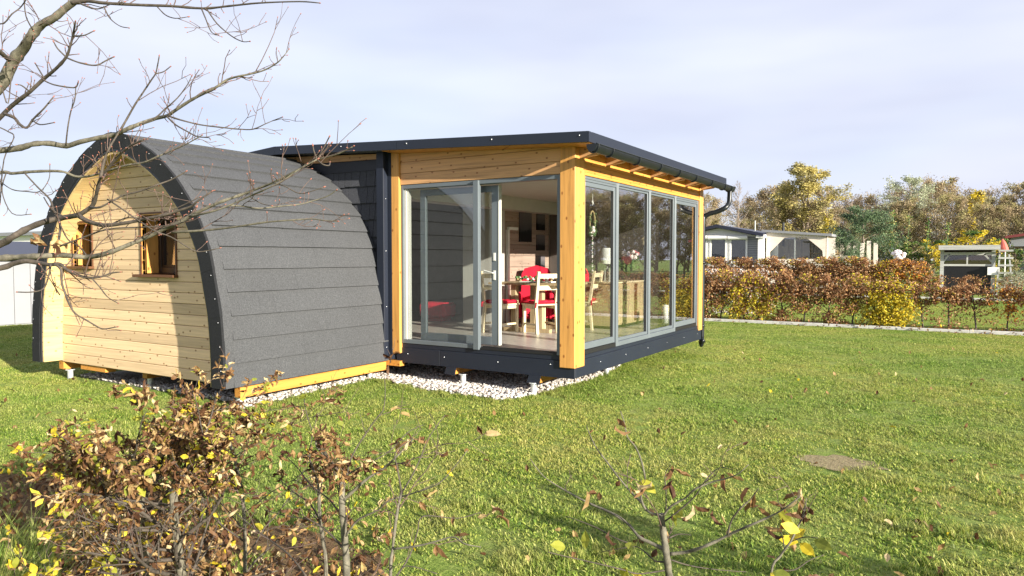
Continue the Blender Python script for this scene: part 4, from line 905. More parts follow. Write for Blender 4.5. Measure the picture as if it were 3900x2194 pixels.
# ------------------------------------------------------------------ bare tree reaching in from the left
k5 = 1 / 1.317
BR = [  # name-less list: (points in photo px, start depth, end depth, start radius px, end radius px)
 ([(-700, 900), (-330, 640), (-120, 520), (0, 430), (45, 350), (75, 295), (120, 240), (150, 190), (200, 130), (270, 90), (330, 40), (400, -10), (520, -90), (640, -200)], 3.3, 2.9, 40, 12),
 ([(-200, 120), (-60, 210), (0, 260), (45, 300)], 2.9, 3.1, 9, 12),
 ([(360, 15), (440, 5), (520, 15), (700, 25), (850, 30), (1020, 42), (1150, 30), (1300, 15), (1500, 8), (1600, 15)], 2.95, 2.6, 11, 2.5),
 ([(1010, 42), (1030, 90), (1060, 160), (1095, 175)], 2.7, 2.6, 4, 2), ([(1040, 50), (1090, 120), (1160, 180), (1215, 208), (1250, 208)], 2.7, 2.6, 4, 2),
 ([(520, 30), (550, 90), (600, 130), (645, 140)], 2.8, 2.7, 3.5, 2), ([(790, 35), (830, 75), (880, 92), (940, 85)], 2.75, 2.7, 3.5, 2),
 ([(380, 5), (430, 30), (490, 45), (560, 20), (620, 10)], 2.95, 2.8, 5, 2),
 ([(-600, 950), (-300, 800), (-100, 680), (0, 590), (60, 530), (150, 460), (220, 395), (280, 345), (330, 290), (350, 240), (365, 180), (378, 110)], 3.0, 2.5, 16, 4),
 ([(335, 290), (400, 315), (480, 328), (530, 305), (565, 288)], 2.52, 2.45, 4.5, 3), ([(330, 285), (290, 245), (272, 215)], 2.52, 2.5, 4, 3), ([(365, 180), (420, 178), (465, 158)], 2.5, 2.48, 4, 3),
 ([(215, 400), (270, 425), (370, 440), (390, 420)], 2.6, 2.5, 4, 3), ([(220, 390), (190, 340), (178, 320)], 2.6, 2.6, 3.5, 3), ([(150, 460), (110, 430), (90, 425)], 2.7, 2.7, 4, 3),
 ([(20, 570), (70, 590), (100, 625), (135, 640), (165, 600), (220, 545), (265, 490)], 2.8, 2.6, 9, 3), ([(160, 600), (200, 625), (270, 615)], 2.7, 2.65, 4, 2.5),
 ([(-700, 900), (-300, 780), (0, 755), (100, 742), (170, 722), (250, 720), (330, 732), (400, 712), (500, 690), (580, 675), (620, 655), (700, 622), (780, 595), (840, 580), (870, 560), (930, 520), (980, 490), (1080, 440), (1140, 400), (1200, 382), (1260, 370), (1330, 350), (1390, 315), (1420, 285), (1447, 250)], 3.3, 2.7, 20, 2),
 ([(840, 580), (900, 600), (1000, 625), (1100, 638), (1200, 648), (1270, 648), (1330, 622), (1370, 605), (1415, 588)], 2.85, 2.7, 4.5, 2),
 ([(835, 582), (880, 625), (940, 660), (990, 685), (1045, 690), (1055, 700)], 2.85, 2.7, 5, 2),
 ([(600, 660), (640, 590), (680, 520), (720, 460), (760, 400), (780, 370), (790, 330), (798, 285)], 2.95, 2.85, 6, 2.5), ([(780, 370), (820, 360), (850, 338)], 2.87, 2.85, 3.5, 2.5),
 ([(700, 625), (780, 590), (830, 545), (860, 520), (900, 480), (940, 425), (960, 385)], 2.9, 2.8, 5, 2), ([(330, 730), (340, 640), (355, 560), (375, 500), (380, 440)], 3.1, 3.0, 4, 2.5),
 ([(-650, 1050), (-300, 900), (0, 865), (60, 870), (150, 862), (250, 858), (320, 862), (380, 885), (440, 885), (500, 870), (560, 850), (640, 828), (720, 815), (780, 790), (850, 760), (930, 725), (1010, 680)], 3.4, 3.0, 10, 2.5),
 ([(-700, 1500), (-300, 1350), (0, 1225), (60, 1190), (140, 1145), (230, 1110), (300, 1095), (360, 1085), (400, 1075), (440, 1050), (465, 1030), (480, 990), (490, 940), (505, 890), (530, 860), (580, 800), (640, 740), (720, 700)], 3.1, 2.6, 22, 4),
 ([(505, 890), (525, 800), (550, 740), (580, 690), (600, 655)], 2.75, 2.8, 8, 3),
 ([(390, 1078), (430, 1105), (490, 1125), (540, 1130), (620, 1120), (700, 1105), (740, 1095), (820, 1080), (900, 1055), (960, 1035), (990, 1010), (1060, 962)], 2.85, 2.6, 13, 4),
 ([(450, 1040), (500, 1040), (560, 1010), (620, 980), (700, 960), (780, 930), (850, 905), (900, 880), (930, 862)], 2.75, 2.6, 6, 3),
 ([(540, 1000), (600, 1040), (700, 1110), (780, 1160), (860, 1190), (960, 1250), (1010, 1262), (1100, 1245)], 2.7, 2.6, 4.5, 2.5),
 ([(-750, 1450), (-300, 1310), (0, 1295), (80, 1290), (200, 1285), (300, 1280), (370, 1285), (440, 1290), (500, 1280), (560, 1262), (640, 1230), (700, 1205), (760, 1180), (820, 1150), (900, 1115), (950, 1085), (1000, 1060), (1100, 1015), (1200, 980), (1280, 950), (1370, 915), (1460, 870), (1530, 830), (1590, 800), (1700, 770), (1770, 735)], 2.9, 2.3, 19, 3),
 ([(950, 1085), (1060, 1062), (1150, 1030), (1250, 985), (1330, 950), (1420, 905), (1500, 850), (1590, 800)], 2.55, 2.35, 6, 3),
 ([(860, 1165), (960, 1160), (1080, 1150), (1200, 1135), (1330, 1115), (1450, 1105), (1560, 1098), (1620, 1105), (1690, 1110)], 2.65, 2.45, 7, 2.5),
 ([(1150, 1030), (1220, 1035), (1300, 1045), (1400, 1035), (1500, 1025), (1560, 1010), (1640, 985), (1685, 955)], 2.5, 2.4, 5, 2.5),
 ([(1590, 800), (1575, 760), (1570, 735)], 2.35, 2.33, 4, 3), ([(1600, 790), (1625, 740), (1650, 690)], 2.35, 2.3, 4.5, 3), ([(1590, 800), (1620, 825), (1650, 830), (1655, 815)], 2.35, 2.33, 4, 3), ([(1530, 830), (1600, 780), (1660, 720)], 2.37, 2.33, 3, 2.5),
 ([(1250, 985), (1310, 1020), (1360, 1032)], 2.45, 2.4, 3, 2), ([(1370, 915), (1430, 935), (1500, 970), (1560, 960), (1620, 940)], 2.4, 2.35, 3, 2),
 ([(-750, 1500), (-300, 1400), (0, 1345), (60, 1325), (130, 1310), (200, 1320), (250, 1328), (300, 1325), (330, 1350), (390, 1380), (440, 1392), (500, 1390), (560, 1370), (600, 1365)], 2.8, 2.5, 18, 3),
 ([(270, 1325), (305, 1350), (310, 1420), (330, 1480), (345, 1520), (375, 1570), (440, 1610), (500, 1645), (525, 1650), (585, 1640)], 2.6, 2.5, 7, 2.5),
 ([(460, 1395), (500, 1440), (540, 1490), (590, 1520)], 2.55, 2.5, 4, 2), ([(255, 1325), (240, 1400), (215, 1450), (160, 1465), (90, 1465)], 2.65, 2.6, 5, 2.5),
 ([(120, 865), (190, 940), (250, 1000), (270, 1060), (300, 1120), (295, 1200), (270, 1240)], 3.1, 2.9, 4, 6), ([(440, 1290), (400, 1240), (340, 1200), (300, 1120)], 2.8, 2.9, 4, 3),
 ([(500, 1150), (590, 1110), (650, 1090), (740, 1095), (850, 1060), (1000, 990)], 2.75, 2.65, 4, 2.5), ([(300, 1235), (420, 1190), (540, 1150), (700, 1140), (860, 1130), (960, 1100)], 2.75, 2.6, 5, 3),
 ([(-100, 20), (0, 120), (60, 70), (100, 40), (130, 0)], 2.9, 2.9, 4, 3), ([(120, -20), (130, 80), (165, 150)], 2.9, 2.95, 3, 3), ([(10, 440), (40, 520), (60, 360), (70, 340)], 3.0, 3.0, 3, 2.5),
 ([(0, 640), (40, 660), (70, 690), (20, 800), (0, 1020)], 3.3, 3.3, 3, 3), ([(0, 910), (60, 950), (130, 960), (200, 960), (245, 900), (250, 830)], 3.2, 3.1, 3, 2),
 ([(30, 870), (10, 960), (60, 1070), (150, 1075)], 3.2, 3.1, 3, 2), ([(220, 990), (260, 1050), (330, 1090)], 3.0, 2.95, 3, 3), ([(300, 1480), (250, 1400), (200, 1330)], 2.7, 2.6, 3, 2)]
r = np.random.default_rng(44)
tp = at_d(-620, 1100, 3.2)
tree = thing('bare_tree', 'leafless budding tree reaching its branches across the left of the view', 'tree', (tp.x, tp.y, 0))
mb = MB(); tz = [(-.1, .085), (.5, .075), (1.0, .07), (1.5, .064), (2.2, .05), (3.0, .035), (3.8, .015)]
mb.tube([(tp.x + .05 * math.sin(z * 1.3), tp.y + .04 * math.cos(z), z) for z, _ in tz], [q for _, q in tz], 14); mb.build('trunk', 'bark', tree, True)
def sm(P3): 
    return [Vector(v) for v in catmull([tuple(p) for p in P3], 4)]
bud = MB()
def add_bud(p, d, s):
    d = Vector(d).normalized(); bud.tube([p, p + d * s * .6, p + d * s * 1.3, p + d * s * 2.1], [s * .25, s * .55, s * .5, s * .08], 5)
for bi, (pp, d0, d1, r0, r1) in enumerate(BR):
    n = len(pp); q = []
    wob = np.cumsum(r.normal(size=n)) * .02
    for i, (x, y) in enumerate(pp):
        dd = d0 + (d1 - d0) * i / (n - 1) + wob[i] * (0 if i == 0 else 1); q.append(at_d(x * k5, y * k5, dd))
    if pp[0][0] < -500: q[0] = Vector((tp.x, tp.y, max(.5, q[0].z)))
    pts = sm(q); m = len(pts); dm = (d0 + d1) / 2
    rs = [(r0 + (r1 - r0) * (i / (m - 1)) ** .8) * 1.0 * k5 / FPX * dm * (1 + .10 * r.normal() * (1 if i % 3 == 0 else .2)) for i in range(m)]
    if r0 > 8:      # stretch outside the frame thins less
        pass
    br = MB(); br.tube(pts, rs, 9 if r0 > 8 else 6)
    # short budded twigs
    Lb = sum((a - b).length for a, b in zip(pts[:-1], pts[1:])); nt = int(Lb * (12 if r0 < 9 else 14))
    for j in range(nt):
        t_ = r.uniform(.12 if pp[0][0] > -100 else .35, 1); p, rr, d = along(pts, rs, t_)
        sd = side_dir(d, r.uniform(.6, 1.25), r); sd.z += .35; L = r.choice((.03, .05, .09, .14, .20), p=(.3, .28, .22, .13, .07)) * r.uniform(.8, 1.3)
        tpz, trs = grow(p, sd, L, max(.0013, min(rr * .5, .0024)), r, .35, .3, 4, .6); br.tube(tpz, trs, 5, mi=1, cap=False)
        add_bud(tpz[-1], tpz[-1] - tpz[-2], .0038)
        if L > .08:
            for k in range(int(r.integers(1, 4))):
                p2, r2, d2 = along(tpz, trs, r.uniform(.2, .9)); s2 = side_dir(d2, .8, r); s2.z += .2
                q2, qr = grow(p2, s2, L * r.uniform(.2, .5), .0013, r, .3, .2, 3, .6); br.tube(q2, qr, 4, mi=1, cap=False); add_bud(q2[-1], q2[-1] - q2[-2], .0032)
    add_bud(pts[-1], pts[-1] - pts[-2], .005)
    br.build('branch', ['bark' if bi in (0, 17, 24, 30, 31, 32, 33) else 'bark_d', 'twig'], tree, True)  # boughs in shade get the darker bark, shade put into the colour
tag(bud.build('buds', 'bud', tree, True), kind='stuff')
mb = MB(); p = at_d(165, 935, 2.75)
for k in range(7): add_leaf(mb, p + Vector((.018 * k - .05, .01 * (k % 3), .010 * (k % 2))), (math.cos(k * 1.3), .2 * k - .6, -.4 + .15 * k), (0, -1, .6), .055, .036, 2.6 - k * .8, .8, 0, .003)
mb.build('withered_leaf', 'lf_brown', tree)

# ------------------------------------------------------------------ hedges
def hedge_proto(seed, H, W, D, n, mix, mats, zlo, sparse):
    r = np.random.default_rng(seed)
    root = thing('hedge_plant', 'x', 'hedge plant', (0, 0, 0))
    tr = MB(); pts, rs = grow((0, 0, -.03), (r.normal() * .05, 0, 1), H * .85, .022, r, .12, .1, 8, .4); tr.tube(pts, rs, 7)
    tr.build('trunk', 'bark_d', root, world=False)
    br = MB(); tips = []
    for i in range(18):
        p, rr, d = along(pts, rs, r.uniform(.2 if not sparse else .45, 1)); az = r.uniform(0, 6.28)
        bp, brs = grow(p, (math.cos(az) * 1.1, math.sin(az) * .7, r.uniform(.1, .9)), W * r.uniform(.5, .9), rr * .4, r, .35, .15, 5, .3); br.tube(bp, brs, 4, cap=False)
    br.build('branches', 'bark_d', root, world=False)
    lf = MB(); m = n * 2
    c = np.stack([r.normal(0, W * .45, m), r.normal(0, D * .33, m), r.uniform(0, 1, m)], 1)
    z = c[:, 2]; lo = zlo / H
    keep = np.where(z > lo, 1., (.16 if sparse else .60)) * np.where(z > .90, .4, 1)
    c[:, 2] = z * H * (1 + .05 * np.sin(c[:, 0] * 9 + seed)) + .02
    cl = np.array([mnoise.noise(Vector((a * 3.1 + seed, b * 3.1, cc * 3.1))) for a, b, cc in c])
    sel = (r.random(m) < keep) & (cl > -.14 + (.08 if sparse else 0)) & (np.abs(c[:, 1]) < D * .62)
    c = c[sel][:n]
    zz = c[:, 2] / H
    k = r.choice(len(mix), size=len(c), p=mix)
    cl2 = np.array([mnoise.noise(Vector((a * 2.2 + seed * 3, b * 2.2 + 5, cc * 2.2))) for a, b, cc in c])
    k = np.where((cl2 > -.05), k, 0) if mix[0] > .4 else np.where((zz > .72) & (r.random(len(c)) < .6), 0, k)
    add_simple_leaves(lf, c, .062, r, k, .62, .5)
    lf.build('leaves', mats, root, world=False)
    return root
HM = ['lf_hedge', 'lf_yellow', 'lf_ygreen']
protos = [hedge_proto(1, 1.28, .42, .5, 2500, (.72, .14, .14), HM, .55, False), hedge_proto(2, 1.28, .42, .5, 2500, (.82, .08, .10), HM, .5, False),
          hedge_proto(3, 1.18, .42, .45, 2300, (.93, .04, .03), HM, .60, True), hedge_proto(4, 1.15, .42, .45, 2100, (.94, .03, .03), HM, .62, True)]
yel = hedge_proto(5, 1.22, .50, .5, 2800, (.03, .75, .22), HM, .1, False); mixed = hedge_proto(6, 1.25, .46, .5, 2500, (.30, .52, .18), HM, .2, False)
M['lf_pale'] = leafmat('pale_seed_heads', [(0, (.35, .30, .26)), (.5, (.60, .56, .52)), (1, (.80, .77, .74))], .3)
pale = hedge_proto(8, 1.25, .5, .5, 1500, (.35, .65), ['lf_hedge', 'lf_pale'], .5, False)
orange = hedge_proto(7, 1.1, .38, .46, 1900, (.3, .7), ['lf_hedge', 'lf_orange'], .5, True)
spare = protos + [yel, mixed, orange]; used = set()
def put(proto, loc, rz, s, label, group):
    if id(proto) not in used:
        used.add(id(proto)); proto.location = loc; proto.rotation_euler = (0, 0, rz); proto.scale = (s,) * 3 if isinstance(s, float) else s
        proto['label'] = label; proto['group'] = group; return proto
    return dup(proto, loc, rz, s, label, group)
r = np.random.default_rng(3)
xs = np.arange(-2.6, 17, .52)
YX = {3: at_y(3310, 1200, KY + .32).x}
xy1 = at_y(3300, 1200, KY + .35).x; xy2 = at_y(3390, 1200, KY + .35).x; xm = at_y(2860, 1200, KY + .35).x; xo = at_y(3830, 1200, KY + .35).x; xsplit = at_y(3470, 1200, KY + .35).x
for i, x in enumerate(xs):
    x = x + r.uniform(-.06, .06); y = KY + .36 + r.uniform(-.04, .04); rz_ = r.uniform(-.3, .3) + (math.pi if r.random() < .5 else 0); x_i = xs[i]
    if abs(x_i - xy1) < .26: P_, lb, sc_ = yel, 'hedge plant with bright yellow leaves in the front hedge, left one of the yellow pair', 1.
    elif abs(x_i - xy1 - .52) < .26: P_, lb, sc_ = yel, 'yellow and green hedge plant in the front hedge, right one of the yellow pair', .95
    elif abs(x_i - xm) < .26: P_, lb, sc_ = mixed, 'brown hedge plant sprinkled with yellow leaves in the front hedge behind the garden room', 1.
    elif abs(x_i - xm - .52) < .26: P_, lb, sc_ = mixed, 'brown and yellow front hedge plant, just right of the other sprinkled one', .97
    elif abs(x_i - xo) < .26: P_, lb, sc_ = orange, 'thin pale-stemmed hedge plant with orange leaves near the right end of the front hedge', .95
    elif x < xsplit or x > 8.5: P_ = protos[i % 2]; lb = 'dense brown hedge plant in the front hedge behind the kerb'; sc_ = 1.0
    else: P_ = protos[2 + i % 2]; lb = 'sparse brown hedge plant with bare stem in the front hedge, right of the yellow pair'; sc_ = 1.0
    sc_ *= r.uniform(.96, 1.04)
    put(P_, (x, y, 0), rz_, (sc_, sc_, sc_ * (1.0 if x < 0.5 else .97)), lb, 'front hedge plants')
for i, px_ in enumerate((2700, 2800, 2890)):
    p_ = at_y(px_, 1050, 14.2); put(pale, (p_.x, 14.2, 0), .5 * i, (1.1, 1., 1.10), 'shrub of pale silvery seed heads between the two hedges, %s of three' % ('leftmost', 'middle', 'rightmost')[i], 'pale seed-head shrubs')['category'] = 'shrub'
x0_ = at_y(2600, 1100, 27).x; x1_ = at_y(3500, 1100, 27).x; xo0 = at_y(3300, 1100, 27).x
x = x0_; i = 0
while x < x1_ + 22:
    inor = x > xo0 and x < x1_
    if x > x1_ and i % 2 == 0 and x < x1_ + 6: x += .75; i += 1; continue
    P_ = orange if x > xo0 + (x1_ - xo0) * .45 and inor else mixed if inor else protos[i % 2] if x < xo0 else protos[2 + i % 2]
    lb = ('orange-leaved hedge plant in the rear hedge in front of the grey shelter' if P_ is orange else 'yellow-brown hedge plant in the rear hedge left of the orange ones' if inor else
          'brown hedge plant in the rear hedge beyond the lawn strip')
    s = 1.12 * r.uniform(.95, 1.07) if x < x1_ else .8
    put(P_, (x, 27 + r.uniform(-.1, .1), 0), r.uniform(-.4, .4), (s * 1.6, s * 1.3, s * (1.1 if P_ is not orange else 1.25)), lb, 'rear hedge plants'); x += .62; i += 1

# ------------------------------------------------------------------ trees
def tree_proto(seed, H, W, mats, n, leaf, kind='round', trunk=.18, name='tree', crown_lo=.2, tips_only=False):
    r = np.random.default_rng(seed); root = thing(name, 'x', 'tree', (0, 0, 0))
    tr = MB(); pts, rs = grow((0, 0, -.2), (r.normal() * .03, r.normal() * .03, 1), H * .95, trunk, r, .12, .05, 10, .12); tr.tube(pts, rs, 8)
    limbs = []
    nl = 26 if kind != 'bare' else 34
    for i in range(nl):
        t_ = crown_lo + (1 - crown_lo) * (i / nl) ** .9; p, rr, d = along(pts, rs, min(.98, t_)); az = i * 2.4 + r.uniform(-.4, .4)
        h = (t_ - crown_lo) / (1 - crown_lo)
        wd = W * (math.sin(math.pi * min(.97, .22 + .75 * h)) ** .7 if kind != 'cone' else (1.02 - h) ** .8) * r.uniform(.7, 1.08)
        upb = {'round': .55, 'poplar': 1.5, 'cone': .15, 'bare': 1.6}[kind]
        bp, brs = grow(p, (math.cos(az), math.sin(az), upb * r.uniform(.6, 1.3)), wd * (1 if kind != 'bare' else 1.5), rr * .45 + .01, r, .3, .2, 6, .25); tr.tube(bp, brs, 5, cap=False)
        limbs.append((bp, brs, wd))
        for j in range(8 if kind != 'bare' else 10):
            p2, r2, d2 = along(bp, brs, r.uniform(.3, 1)); sp, srs = grow(p2, side_dir(d2, .7, r) + Vector((0, 0, .25)), wd * r.uniform(.25, .5), max(.012, r2 * .5), r, .3, .2, 4, .4)
            tr.tube(sp, srs, 4, cap=False); limbs.append((sp, srs, wd * .4))
    tr.build('trunk', 'bark_f', root, world=False)
    if n:
        cen = []
        per = n // len(limbs) + 1
        for bp, brs, wd in limbs:
            ts = r.uniform(.25, 1.05, per); cl = []
            for t_ in ts: p, _, _ = along(bp, brs, min(1, t_)); cl.append(p)
            c = np.array([tuple(p) for p in cl]) + r.normal(0, .045 * W + .05 * wd, (per, 3)) * np.array([1, 1, .8]); cen.append(c)
        cen = np.concatenate(cen); r.shuffle(cen); cen = cen[:n]; cen[:, 2] = np.maximum(cen[:, 2], .1)
        k = (np.array([mnoise.noise(Vector(c * (1.1 / W * 2))) for c in cen]) > .12).astype(int) if len(mats) > 1 else None
        lf = MB(); add_simple_leaves(lf, cen, leaf, r, k, .7, .4)
        lf.build('crown', mats, root, world=False)
    return root
def place_h(proto, px, pytop, dist, label, group=None, rz=0, Hp=10, first=False, wsc=1.):
    p = at_d(px, 984, dist); top = at_d(px, pytop, dist).z; s = top / Hp
    if first: o = proto; o.location = (p.x, p.y, 0); o.rotation_euler = (0, 0, rz); o.scale = (s * wsc, s * wsc, s); o['label'] = label; o['group'] = group or ''
    else: o = dup(proto, (p.x, p.y, 0), rz, (s * wsc, s * wsc, s), label, group)
    if not group and 'group' in o: del o['group']
    return o
r = np.random.default_rng(8)
F1 = tree_proto(1, 10, 4.0, ['lf_olive', 'lf_brownwood'], 8500, .16, 'round', .16, 'woodland_tree', .12)
F2 = tree_proto(2, 10, 3.6, ['lf_brownwood', 'lf_olive'], 8000, .16, 'round', .16, 'woodland_tree', .12)
F3 = tree_proto(3, 10, 4.2, ['lf_brownwood'], 5500, .14, 'round', .16, 'woodland_tree', .12)
first = {0: True, 1: True, 2: True}
# skyline of the wood: (photo x, top y)
sky_pts = [(2400, 760), (2640, 735), (2760, 755), (2870, 760), (2960, 700), (3060, 690), (3160, 720), (3230, 745), (3330, 740), (3420, 705), (3500, 660), (3560, 672), (3640, 665), (3720, 705), (3800, 700), (3880, 690), (4000, 680), (4300, 680), (4700, 640), (5200, 560), (5900, 480), (6800, 430), (8200, 400)]
sxs = [a for a, _ in sky_pts]; sys_ = [b for _, b in sky_pts]
px = 2380
while px < 9500:
    for row, (dist, add) in enumerate(((92, -6), (78, 28), (66, 66))):
        x_ = px + r.uniform(-30, 30) + row * 35; ang = math.atan((x_ - 1950) / FPX); dd = dist * (math.cos(ang))
        i = int(r.integers(3)); ty = np.interp(x_, sxs, sys_) + add + r.uniform(-12, 16); ty = 984 - (984 - ty)
        lb = ['olive-brown autumn tree in the wood behind the gardens', 'dusky brown tree in the wood behind the gardens', 'thin brown tree in the wood behind the gardens'][i]
        place_h((F1, F2, F3)[i], x_, ty, dd, lb, 'trees of the wood', r.uniform(0, 6.28), 10.3, first.pop(i, False), 1.0)
    px += 105 if px < 4200 else 230
POP = tree_proto(11, 10, 2.2, ['lf_gold', 'lf_olive'], 11000, .13, 'poplar', .13, 'poplar_tree', .18)
place_h(POP, 3058, 560, 60, 'tall golden-leaved poplar rising above the wood right of the garden room', None, .4, 11.2, True, 1.7)
POP2 = place_h(POP, 2985, 640, 62, 'shorter dusky tree leaning against the left side of the tall golden poplar', None, 2.4, 11.2, False, .75)
BARE = tree_proto(12, 10, 1.5, [], 0, .1, 'bare', .10, 'birch_tree', .25)
place_h(BARE, 2818, 640, 58, 'slim leafless tree against the sky beside the gutter end', None, 1, 10.8, True, 1.)
place_h(BARE, 2700, 690, 62, 'low leafless tree right behind the downpipe elbow', None, 2.2, 10.8, False, 1.)
place_h(BARE, 3240, 700, 62, 'leafless crown between the golden poplar and the silvery tree', None, 3.2, 10.8, False, 1.9)
SIL = tree_proto(13, 10, 3.0, ['lf_silver'], 9000, .12, 'round', .14, 'willow_tree', .2)
place_h(SIL, 3430, 640, 60, 'pale silvery green willow standing above the wood', None, .2, 10.6, True, 1.15)
GT = tree_proto(14, 10, 2.0, ['lf_gold', 'lf_yellow'], 3600, .2, 'poplar', .12, 'birch_tree', .1)
place_h(GT, 3150, 770, 48, 'narrow bright yellow birch left of the blue-green tree', None, .2, 11.2, True, .9)
place_h(GT, 3660, 668, 61, 'yellow-topped tree on the skyline above the grey shelter', None, 1.2, 11.2, False, 1.)
CON = tree_proto(15, 10, 3.6, ['lf_conifer', 'lf_conifer'], 18000, .14, 'round', .14, 'evergreen_tree', .02)
place_h(CON, 3290, 775, 37, 'broad blue-green evergreen tree right of the white tent', None, .2, 10.4, True, 1.5)
place_h(CON, 3228, 890, 33, 'low dark evergreen bush beside the awning end', None, 1.8, 10.4, False, .9)
YB = tree_proto(16, 4, 1.5, ['lf_yellow', 'lf_green'], 2600, .13, 'round', .05, 'garden_bush', .02)
place_h(YB, 3740, 855, 38, 'big yellow-leaved bush behind the grey shelter', None, .2, 4.2, True, 1.5)
place_h(YB, 3545, 895, 37, 'orange and yellow bush left of the grey shelter', None, 2.2, 4.2, False, 1.3)
GB = tree_proto(17, 4, 1.5, ['lf_green', 'lf_olive'], 2400, .13, 'round', .05, 'garden_bush', .02)
place_h(GB, 3460, 900, 36, 'green-brown bush behind the white bloom', None, .2, 4.2, True, 1.4)
place_h(GB, 3880, 930, 34, 'dark green bush right of the ladder', None, 3.2, 4.2, False, 1.3)
place_h(GB, 3640, 935, 40, 'low green bush behind the shelter roof', None, 1.2, 4.2, False, 1.4)
place_h(GB, 3050, 930, 44, 'bush behind the awning roof', None, 2.2, 4.2, False, 1.4)
GS = tree_proto(18, 4, 1.5, ['lf_silver'], 1800, .11, 'round', .05, 'garden_bush', .02)
place_h(GS, 3850, 1015, 26, 'grey-green lavender-like bush at the right edge', None, .2, 4.2, True, 1.3)
# stalks with pale leaves
for i, (px_, pt) in enumerate(((3395, 812), (3455, 830), (3530, 845), (3605, 852))):
    b_ = at_d(px_ + 20, 984, 35); top = at_d(px_, pt, 35); t_ = thing('hollyhock', ['tall pale-flowered stalk furthest left behind the white bloom', 'second tall flower stalk behind the white bloom', 'tall flower stalk left of the orange bush', 'tall leafy stalk right of the orange bush'][i], 'plant', (b_.x, b_.y, 0), 'tall garden stalks')
    m_ = MB(); pts = [Vector((b_.x, b_.y, 0)).lerp(top, k / 8) + Vector((.08 * math.sin(k), 0, 0)) for k in range(9)]; m_.tube(pts, .014, 5); m_.build('stem', 'green_dec', t_)
    m_ = MB(); c_ = np.array([tuple(pts[int(q)]) for q in r.integers(2, 9, 150)]) + r.normal(0, .09, (150, 3)); add_simple_leaves(m_, c_, .11, r, (r.random(150) < .4).astype(int)); m_.build('leaves', ['lf_green', 'lf_gold'], t_)
# white mop-head bloom
p = at_d(3421, 985, 33); t_ = thing('hydrangea', 'round clump of white blooms peeping over the rear hedge', 'plant', (p.x, p.y, 0))
m_ = MB(); m_.tube([(p.x, p.y, 0), (p.x, p.y, 1.4)], .03, 6); m_.build('stem', 'bark_d', t_)
m_ = MB()
for i in range(26):
    a = r.normal(size=3); a /= np.linalg.norm(a); m_.ball((p.x + a[0] * .24, p.y + a[1] * .2, 1.80 + a[2] * .17), r.uniform(.07, .11), sub=1)
m_.build('blooms', 'bloom', t_)

# ------------------------------------------------------------------ far buildings
YH = 31.0
def A(px, py, y=YH): return at_y(px, py, y)
def cv(x, y): return (2650 + x / 3.22, 800 + y / 3.22)
def quadY(mb, x0, x1, z0, z1, y0, y1, mi=0): mb.box(min(x0, x1), max(x0, x1), y0, y1, z0, z1, mi)
def XZ(x, y, yy=YH): p = A(*cv(x, y), yy); return p.x, p.z
home = thing('mobile_home', 'white mobile home with low dark gable roof and three tall windows', 'house', A(2800, 984).xy.to_3d())
rx, rzz = XZ(280, 185); ex, ez = XZ(850, 292); lx = rx - (ex - rx); bx = XZ(780, 0)[0]
m_ = MB(); m_.prism([(lx + .2, 0), (bx, 0), (bx, ez - .12), (rx, rzz - .16), (lx + .2, ez - .12)], YH, YH + 8); wall = m_.build('wall', 'white', home)
m_ = MB()
for s_x, e_x in ((lx - .15, rx), (rx, ex)):
    z0_, z1_ = (ez, rzz) if s_x < rx - .1 and e_x <= rx + .01 else (rzz, ez)
    m_.prism([(s_x, z0_ - .14), (e_x, z1_ - .14), (e_x, z1_ + .02), (s_x, z0_ + .02)], YH - .45, YH + 8.2)
m_.build('roof', 'darkroof', home)
m_ = MB()
z = .5
while z < ez - .2: m_.box(XZ(632, 0)[0], bx - .02, YH - .012, YH - .002, z, z + .105); z += .115
m_.build('siding', 'greywall', home)
for (a, b) in ((40, 122), (195, 362), (440, 612)):
    xa, zt_ = XZ(a, 368); xb, zb_ = XZ(b, 625)
    m_ = MB(); m_.box(xa, xb, YH - .03, YH - .02, zb_, zt_); wn_ = m_.build('window', 'black', home)
    m_ = MB(); m_.box(xa, xb, YH - .04, YH - .035, zb_, zt_); m_.build('pane', 'pvc', wn_)
    m_ = MB(); fw = .09
    for (p_, q_, u_, v_) in ((xa - fw, xa, zb_ - fw, zt_), (xb, xb + fw, zb_ - fw, zt_), (xa - fw, xb + fw, zb_ - fw * 1.3, zb_)): m_.box(p_, q_, YH - .07, YH - .001, u_, v_)
    m_.build('frame', 'white', wn_)
    m_ = MB(); m_.tube([(xa - .15, YH - .16, zt_ + .12), (xb + .12, YH - .16, zt_ + .12)], .12, 12); m_.build('roller_blind', 'white', wn_)
m_ = MB(); a, b = XZ(780, 305); c_, d_ = XZ(848, 305); m_.box(a, c_, YH - .3, YH - .05, 0, b - .15); m_.box(a - .08, c_ + .08, YH - .4, YH, b - .16, b); m_.build('corner_column', 'white', home)
for (x_, y0_, y1_, w_, mt) in ((728, 130, 250, .035, 'alu_light'),): 
    p_ = A(*cv(x_, y0_), YH + 3); m_ = MB(); m_.tube([(p_.x, YH + 3, 2.4), (p_.x, YH + 3, p_.z)], w_, 8); m_.build('chimney_pipe', mt, home)
# awning tent
aw = thing('awning_tent', 'cream fabric awning with a wide chamfered clear window beside the mobile home', 'awning', A(3020, 984).xy.to_3d())
ax0, az0 = XZ(862, 262); ax1, az1 = XZ(1602, 312)
wpts = [XZ(*q) for q in ((908, 600), (908, 515), (1085, 340), (1350, 333), (1510, 462), (1550, 500), (1560, 600))]
